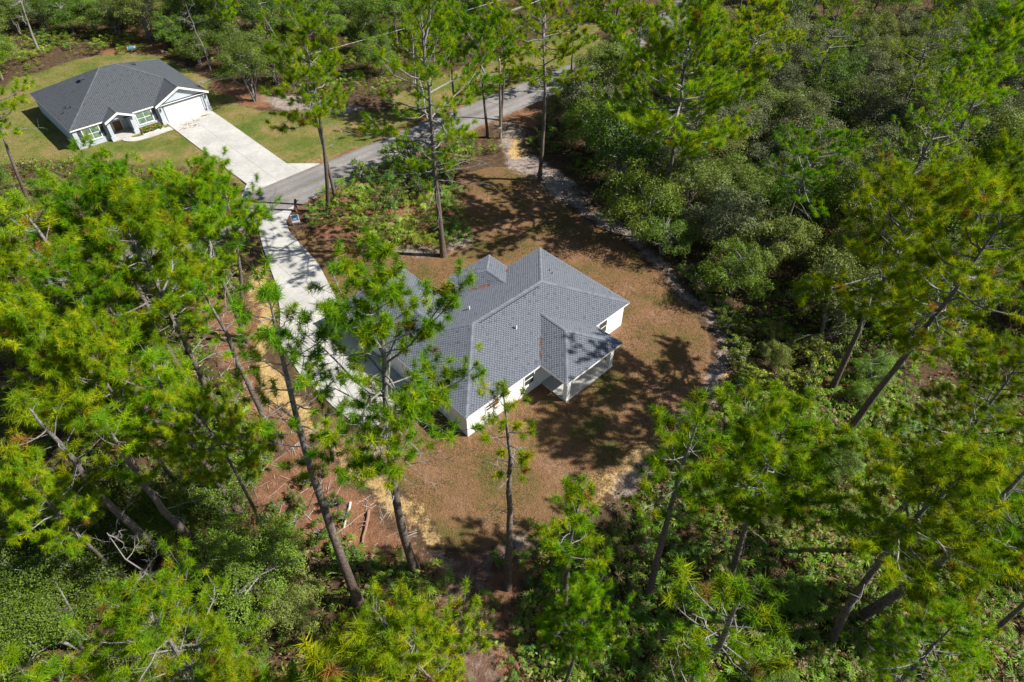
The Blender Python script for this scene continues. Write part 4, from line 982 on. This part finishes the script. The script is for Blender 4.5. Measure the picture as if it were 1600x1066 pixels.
for polypx, nf_, nl_ in WOODS:
    x, y = wood_points(nf_, polypx); strew(mb, FAN_T, x, y, .7, 1.3)
    x, y = wood_points(nl_, polypx, -.1); strew(mb2, LEAF_T, x, y, .7, 1.6)
tag(mb.build('undergrowth', M['palm_leaf']), 'low palmetto undergrowth covering the forest floor', 'undergrowth', kind='stuff')
tag(mb2.build('ground_plants', M['oak_leaf']), 'small leafy plants and seedlings scattered over the forest floor', 'ground cover', kind='stuff')
# grass blades in the sod
def grass(name, polys, n, cols, hgt, label):
    allp = np.array([q for pq in polys for q in pq]); x = r.uniform(allp[:, 0].min(), allp[:, 0].max(), n * 5); y = r.uniform(allp[:, 1].min(), allp[:, 1].max(), n * 5)
    m = np.zeros(len(x), bool)
    for q in polys: m |= sdist(x, y, q) > .15
    for q in (DRIVE, NDRIVE, HOUSE, NHOUSE, ROADP): m &= sdist(x, y, q) < -.05
    x, y = x[m][:n], y[m][:n]; n = len(x); k = 4
    pn = vnoise(x, y, .25, 31) * .7 + vnoise(x, y, .9, 32) * .3
    c = np.array(cols[0]) * (1 - pn[:, None]) + np.array(cols[1]) * pn[:, None]
    c = c * r.uniform(.6, 1.4, (n, 1))
    a_ = r.random((n, k)) * 6.28; L = hgt * r.uniform(.5, 1.3, (n, k)); o = r.normal(size=(n, k, 2)) * .07
    b0 = np.stack([x[:, None] + o[..., 0], y[:, None] + o[..., 1], np.full((n, k), -.02)], -1)
    d = np.stack([np.cos(a_), np.sin(a_), np.full_like(a_, .9)], -1); tip = b0 + d * L[..., None]; sd_ = np.stack([-np.sin(a_), np.cos(a_), np.zeros_like(a_)], -1) * .022
    V = np.stack([b0 + sd_, b0 - sd_, tip], 2).reshape(-1, 3); F = np.arange(n * k * 3).reshape(-1, 3)
    mb = MB(); mb.add(V, F, np.repeat(c, k * 3, 0)); tag(mb.build(name, M['dry_leaf']), label, 'grass', kind='stuff')
grass('lawn_grass', LAWN, 26000, ((.13, .13, .04), (.27, .17, .095)), .075, 'short brown and olive grass blades of the sod around the white house')
grass('neighbour_grass', GREEN, 9000, ((.11, .165, .03), (.23, .19, .07)), .10, 'short green grass round the neighbouring house and along the road')
# fallen twigs and needles
mb = MB()
xs, ys = wood_points(900, [(-250,330),(390,330),(480,760),(700,900),(900,880),(1130,640),(1700,560),(1800,1250),(-250,1250)], -.1)
_q = np.array(STRAW[0]); _x = r.uniform(_q[:, 0].min(), _q[:, 0].max(), 900); _y = r.uniform(_q[:, 1].min(), _q[:, 1].max(), 900); _m = inpoly(_x, _y, STRAW[0]) & (sdist(_x, _y, LAWN[0]) < -.3)
xs = np.concatenate([xs, _x[_m]]); ys = np.concatenate([ys, _y[_m]])
for x, y in zip(xs, ys):
    a_ = r.random() * 6.28; L = r.uniform(.3, 1.6); q = np.array((x, y, .03)); d = np.array((math.cos(a_), math.sin(a_), r.uniform(-.02, .12)))
    mb.tube(np.array([q - d * L / 2, q + r.normal(size=3) * .04 * L, q + d * L / 2]) + (0, 0, .02), np.array([.022, .018, .008]), 3, BARKG * r.uniform(.6, 1.5))
tag(mb.build('fallen_twigs', M['deadwood']), 'grey fallen twigs scattered over the forest floor', 'twigs', kind='stuff')
# pine straw drifted into the roof valleys
mb = MB()
def straw(u0, v0, u1, v1, n, spread, zf_):
    for i in range(n):
        t = r.random(); u = u0 + (u1 - u0) * t + r.normal() * spread; v = v0 + (v1 - v0) * t + r.normal() * spread; z = zf_(u, v) + .035 + r.random() * .02
        a_ = r.random() * 6.28; L = .13; d = np.array((math.cos(a_), math.sin(a_))); w = .012
        cu = HU * u + HV * v + HA
        c = np.array((.26, .12, .065)) * r.uniform(.6, 1.3)
        mb.add([(*(cu - d * L), z), (*(cu + np.array((-d[1], d[0])) * w), z + .012), (*(cu + d * L), z), (*(cu - np.array((-d[1], d[0])) * w), z + .012)], [(0, 1, 2, 3)], c)
def zroof(u, v):
    main = min(u, v, V_ - v, U_ - u); wing = min(u, GW - u, GV - v) if v > 5 else -9; fw_ = min(u - FW0, FW1 - u, FV - v) if v > 5 else -9; ln = min(u - LW0, LW1 - u, v - LV) if v < 5 else -9
    return EZ + SL * max(main, wing, fw_, ln)
straw(6.9, 10.5, 6.2, 9.9, 120, .12, zroof); straw(6.0, 9.7, 5.6, 9.2, 60, .1, zroof); straw(10.2, 9.8, 10.7, 9.3, 90, .12, zroof); straw(9.5, 10.5, 9.9, 10.1, 40, .09, zroof); straw(13.3, 9.9, 13.8, 10.4, 40, .07, zroof); straw(7.9, .3, 9.3, 1.7, 90, .05, zroof)
tag(mb.build('pine_straw', M['dry_leaf']), 'rust-brown pine straw drifted into the roof valleys', 'pine straw', kind='stuff')

mb = MB()
for cx, cy, n, sp_ in ((12.6, -2.6, 26, .5), (13.3, -3.6, 20, .45), (11.9, -3.4, 12, .3), (15.7, -1.6, 26, .3), (14.2, -2.2, 10, .5)):
    for i in range(n):
        q = NA + NU * (cx + r.normal() * sp_) + NV * (cy + r.normal() * sp_ * .5); a_ = r.random() * 6.28; d = np.array((math.cos(a_), math.sin(a_))) * .11; e_ = np.array((-d[1], d[0])) * .45
        mb.add([(*(q - d), .068), (*(q + e_), .09), (*(q + d), .07), (*(q - e_), .08)], [(0, 1, 2, 3)], np.array((.17, .09, .05) if i % 4 else (.30, .22, .06)) * r.uniform(.7, 1.2))
tag(mb.build('dry_leaves', M['dry_leaf']), 'few brown dry leaves lying on the concrete before the neighbouring garage', 'leaves', kind='stuff')

# ------------------------------------------------------------------ dead trees, stump, logs
def snag(seed, h, rad, spread, col):
    r = np.random.default_rng(seed); mbT = MB(); mbB = MB(); w = np.linspace(0, 1, 8)
    tr = np.stack([np.cumsum(r.normal(size=8)) * .03 * h * w, np.cumsum(r.normal(size=8)) * .03 * h * w, h * w], 1); tr[0] = (0, 0, -.1)
    mbT.tube(tr, rad * (1 - .8 * w), 7, np.array(col))
    def grow(b0, d, L, rd, lev):
        k = 5; ww = np.linspace(0, 1, k); p = b0 + d * (L * ww)[:, None] + np.cumsum(r.normal(size=(k, 3)) * .09 * L, 0) * ww[:, None]
        mbB.tube(p, rd * (1 - .7 * ww), 4 if lev < 2 else 3, np.array(col) * r.uniform(.8, 1.35))
        if lev < 3:
            for i in range(4): grow(p[r.integers(1, k)], unit(d + r.normal(size=3) * .75), L * r.uniform(.35, .6), rd * .5, lev + 1)
    for i in range(10):
        q = r.uniform(.3, 1); b0 = np.array([np.interp(q, w, tr[:, c]) for c in range(3)]); a_ = r.random() * 6.28; el = r.uniform(-.2, .9)
        grow(b0, np.array((math.cos(a_) * math.cos(el), math.sin(a_) * math.cos(el), math.sin(el))), spread * r.uniform(.4, 1) * (1.1 - .5 * q), rad * .24, 0)
    return mbT.build('trunk', M['deadwood'], mesh_only=True, smooth=True), mbB.build('branches', M['deadwood'], mesh_only=True)
def put_snag(base, top, rad, spread, label, sd_):
    g, h, lean = solve_h(base, top); t_, b_ = snag(sd_, h, rad, spread, (.25, .235, .22)); e = thing('dead_tree', label, 'tree', (g[0], g[1], -.02))
    link('trunk', t_, e); link('branches', b_, e)
put_snag((312,972),(228,800),.10,2.0,'bare grey dead tree with twisted branches at the lower left',41)
put_snag((330,112),(292,5),.12,2.6,'bare grey tree at the wood edge right of the neighbouring roof',43)
put_snag((62,82),(8,-20),.24,2.4,'pale leaning dead trunk in the woods behind the neighbouring house',44)
put_snag((390,870),(372,800),.08,1.6,'small grey leafless tree beside the straw clearing',46)
# stump and log by the sign
mb = MB(); g = P(463, 330); hs = np.linspace(0, 1, 6); mb.tube(np.array([(.18 * q * q, .1 * q, -.05 + 1.45 * q) for q in hs]), .2 - .09 * hs + .03 * np.sin(hs * 9), 9, (.20, .12, .08), True)
st = thing('tree_stump', 'broken brown tree stump beside the driveway entrance', 'stump', (g[0], g[1], 0)); mb.build('trunk', M['bark'], st, True)
mb = MB(); mb.tube(np.array([(.1, 0, 1.0), (.42, .1, 1.3), (.6, .05, 1.36)]), np.array([.08, .05, .03]), 5, (.22, .13, .09), True); mb.build('branch_stub', M['bark'], st)
def log(a, b_, rad, label, col=(.24, .17, .13)):
    a = P(*a); b_ = P(*b_); L = np.linalg.norm(b_ - a); e = thing('fallen_log', label, 'log', ((a[0] + b_[0]) / 2, (a[1] + b_[1]) / 2, 0), math.atan2(b_[1] - a[1], b_[0] - a[0]))
    w = np.linspace(0, 1, 6); rr = np.random.default_rng(int(L * 100)); mb = MB(); p = np.stack([-L / 2 + L * w, np.cumsum(rr.normal(size=6)) * .02 * L, rad * .8 + 0 * w], 1)
    mb.tube(p, rad * (1 - .4 * w), 7, col, True); mb.build('trunk', M['deadwood'], e, True)
    mb = MB()
    for i in range(3):
        x = rr.uniform(-.3, .4) * L; mb.tube(np.array([(x, 0, rad), (x + .25, rr.uniform(-.5, .5), rad + rr.uniform(.1, .5))]), np.array([.03, .01]), 4, np.array(col) * 1.2)
    mb.build('branch_stub', M['deadwood'], e)
log((478,336),(566,338),.16,'dark fallen log on the ground behind the yard sign', (.15, .10, .075)); log((575,800),(568,850),.13,'reddish fallen log on the straw left of the dirt bank', (.26, .15, .10)); log((548,786),(536,826),.10,'pale bleached log left of the dirt bank', (.46, .42, .38))
log((525,722),(517,700),.18,'short cut log lying near the yellow sand strip', (.26, .17, .13)); log((300,770),(360,792),.1,'grey fallen limb in the left woods', (.3, .28, .26)); log((520,840),(590,792),.06,'thin fallen pole crossing the straw beside the logs', (.3, .2, .14))
log((1390,990),(1470,975),.12,'brown fallen log in the lower right scrub', (.22, .13, .09))

# ------------------------------------------------------------------ sign, pole, wires, small objects
g = P(464, 352); sg = thing('yard_sign', 'white yard sign with a blue field beside the driveway entrance', 'sign', (g[0], g[1], 0), .25)
for x0 in (-.33, .30):
    mb = MB(); mb.box((x0, -.02, -.1), (x0 + .035, .02, .5)); mb.build('leg', M['galv'], sg)
mb = MB(); mb.box((-.40, -.03, .35), (.40, .03, 1.30)); mb.build('panel', M['trim'], sg)
mb = MB(); mb.box((-.34, -.037, .62), (.34, -.031, 1.24)); mb.build('print', M['sign_blue'], sg)
mb = MB(); mb.box((-.22, -.043, .74), (.12, -.038, .86)); mb.build('stripe', M['trim'], sg)
g, h, lean = solve_h((782,216),(781,94)); up = thing('utility_pole', 'slim wooden utility pole standing at the start of the sandy path', 'pole', (g[0], g[1], 0))
mb = MB(); mb.tube(np.array([(0, 0, -.2), (0, 0, h * .5), (0, 0, h)]), np.array([.17, .145, .115]), 10, (.32, .25, .19), True); mb.build('shaft', M['wood'], up, True)
mb = MB(); mb.box((-.14, -.36, .9), (.14, -.165, 1.5)); mb.build('meter_box', M['grey_plastic'], up)
mb = MB(); mb.tube(np.array([(.1, -.15, 1.5), (.1, -.15, h * .8)]), .025, 6); mb.build('conduit', M['grey_plastic'], up)
mb = MB(); mb.tube(np.array([(0, 0, h), (0, 0, h + .12)]), np.array([.1, .03]), 8, cap=True); mb.build('cap', M['galv'], up)
# far pole beyond the top of the view carries the service wires to the neighbouring garage
fp = P(1010, -72, 9.4); fpole = thing('utility_pole', 'far wooden utility pole beyond the road bend carrying the wires', 'pole', (fp[0], fp[1], 0))
mb = MB(); mb.tube(np.array([(0, 0, -.2), (0, 0, 10.5)]), np.array([.18, .12]), 10, (.3, .24, .19), True); mb.build('shaft', M['wood'], fpole, True)
mb = MB(); mb.box((-1.1, -.06, 9.3), (1.1, .06, 9.42)); mb.build('crossarm', M['wood'], fpole)
cn = np.array(NLc(NW - .3, 1.0))
mast = np.array((*cn, 3.4))
mb = MB(); mb.tube(np.array([(NW - .3, 1.0, 2.3), (NW - .3, 1.0, 3.45)]), .035, 8, cap=True); mb.build('service_mast', M['galv'], nh)
for k, (e1_, sag, lab) in enumerate((((fp[0], fp[1], 9.9), 1.0, 'highest overhead wire running to the neighbouring garage'), ((fp[0] + .9, fp[1], 9.36), 2.6, 'middle overhead wire running to the neighbouring garage'), ((fp[0] - .9, fp[1], 9.36), 3.2, 'lowest overhead wire running to the neighbouring garage'))):
    t = np.linspace(0, 1, 40)[:, None]; p_ = mast * (1 - t) + np.array(e1_) * t; p_[:, 2] -= (4 * sag * t * (1 - t))[:, 0]
    p_[0] += (0, 0, .0 - .1 * k)
    mb = MB(); mb.tube(p_, .03, 5); tag(mb.build('power_line', M['wire'], smooth=True), lab, 'wire')
# pale utility pedestal at the lawn's end
g = P(852, 853); pd = thing('utility_pedestal', 'small pale grey utility pedestal at the bottom edge of the lawn', 'pedestal', (g[0], g[1], 0), .4)
mb = MB(); mb.tube(np.array([(0, 0, -.05), (0, 0, .42), (0, 0, .5), (0, 0, .55)]), np.array([.2, .2, .17, .08]), 12, cap=True); mb.build('housing', M['grey_plastic'], pd, True)
mb = MB(); mb.tube(np.array([(0, 0, .18), (0, 0, .22)]), .215, 12, cap=True); mb.build('collar', M['galv'], pd, True)
# blue drum behind the neighbouring house
g = P(208, 80); dr = thing('plastic_drum', 'blue plastic drum lying behind the neighbouring house', 'drum', (g[0], g[1], .42), .5)
mb = MB(); mb.tube(np.array([(-.6, 0, 0), (-.55, 0, 0), (0, 0, 0), (.55, 0, 0), (.6, 0, 0)]), np.array([.36, .42, .44, .42, .36]), 14, cap=True); mb.build('barrel', M['blue_plastic'], dr, True)
for x0 in (-.25, .25):
    mb = MB(); mb.tube(np.array([(x0 - .03, 0, 0), (x0 + .03, 0, 0)]), .455, 14, cap=True); mb.build('rib', M['blue_plastic'], dr)
mb = MB(); mb.tube(np.array([(-.63, 0, 0), (-.6, 0, 0)]), .38, 14, cap=True); mb.build('lid', M['trim'], dr)
# flower bed by the porch
fb = thing('flower_bed', 'low planted flower bed under the neighbouring front window', 'flower bed', (NA[0], NA[1], 0), N_ANG)
mb = MB(); slab_mesh(mb, [(7.5, -1.35), (10.2, -1.35), (10.2, -.3), (9.9, .3), (7.5, .3)], -.05, .05); mb.build('mulch', M['bark'], fb)
mb = MB(); rr = np.random.default_rng(5)
for i in range(420):
    x, y = rr.uniform(7.6, 10.1), rr.uniform(-1.25, .2); k = 6; p = np.stack([x + rr.normal(size=k) * .08, y + rr.normal(size=k) * .08, rr.random(k) * .3 + .08], 1)
    nn = unit(rr.normal(size=(k, 3)) * .6 + (0, 0, 1)); a, b2, _ = frame(nn); l = .1
    V = np.stack([p - a * l, p + b2 * l * .5, p + a * l, p - b2 * l * .5], 1).reshape(-1, 3)
    c = np.array((.11, .17, .03)) if rr.random() < .75 else np.array(((.45, .25, .05), (.4, .08, .06), (.3, .2, .1))[rr.integers(0, 3)])
    mb.add(V, np.arange(k * 4).reshape(k, 4), np.repeat(c * rr.uniform(.7, 1.3, (k, 1)), 4, 0))
tag(mb.build('flowers', M['oak_leaf'], fb), kind='stuff')
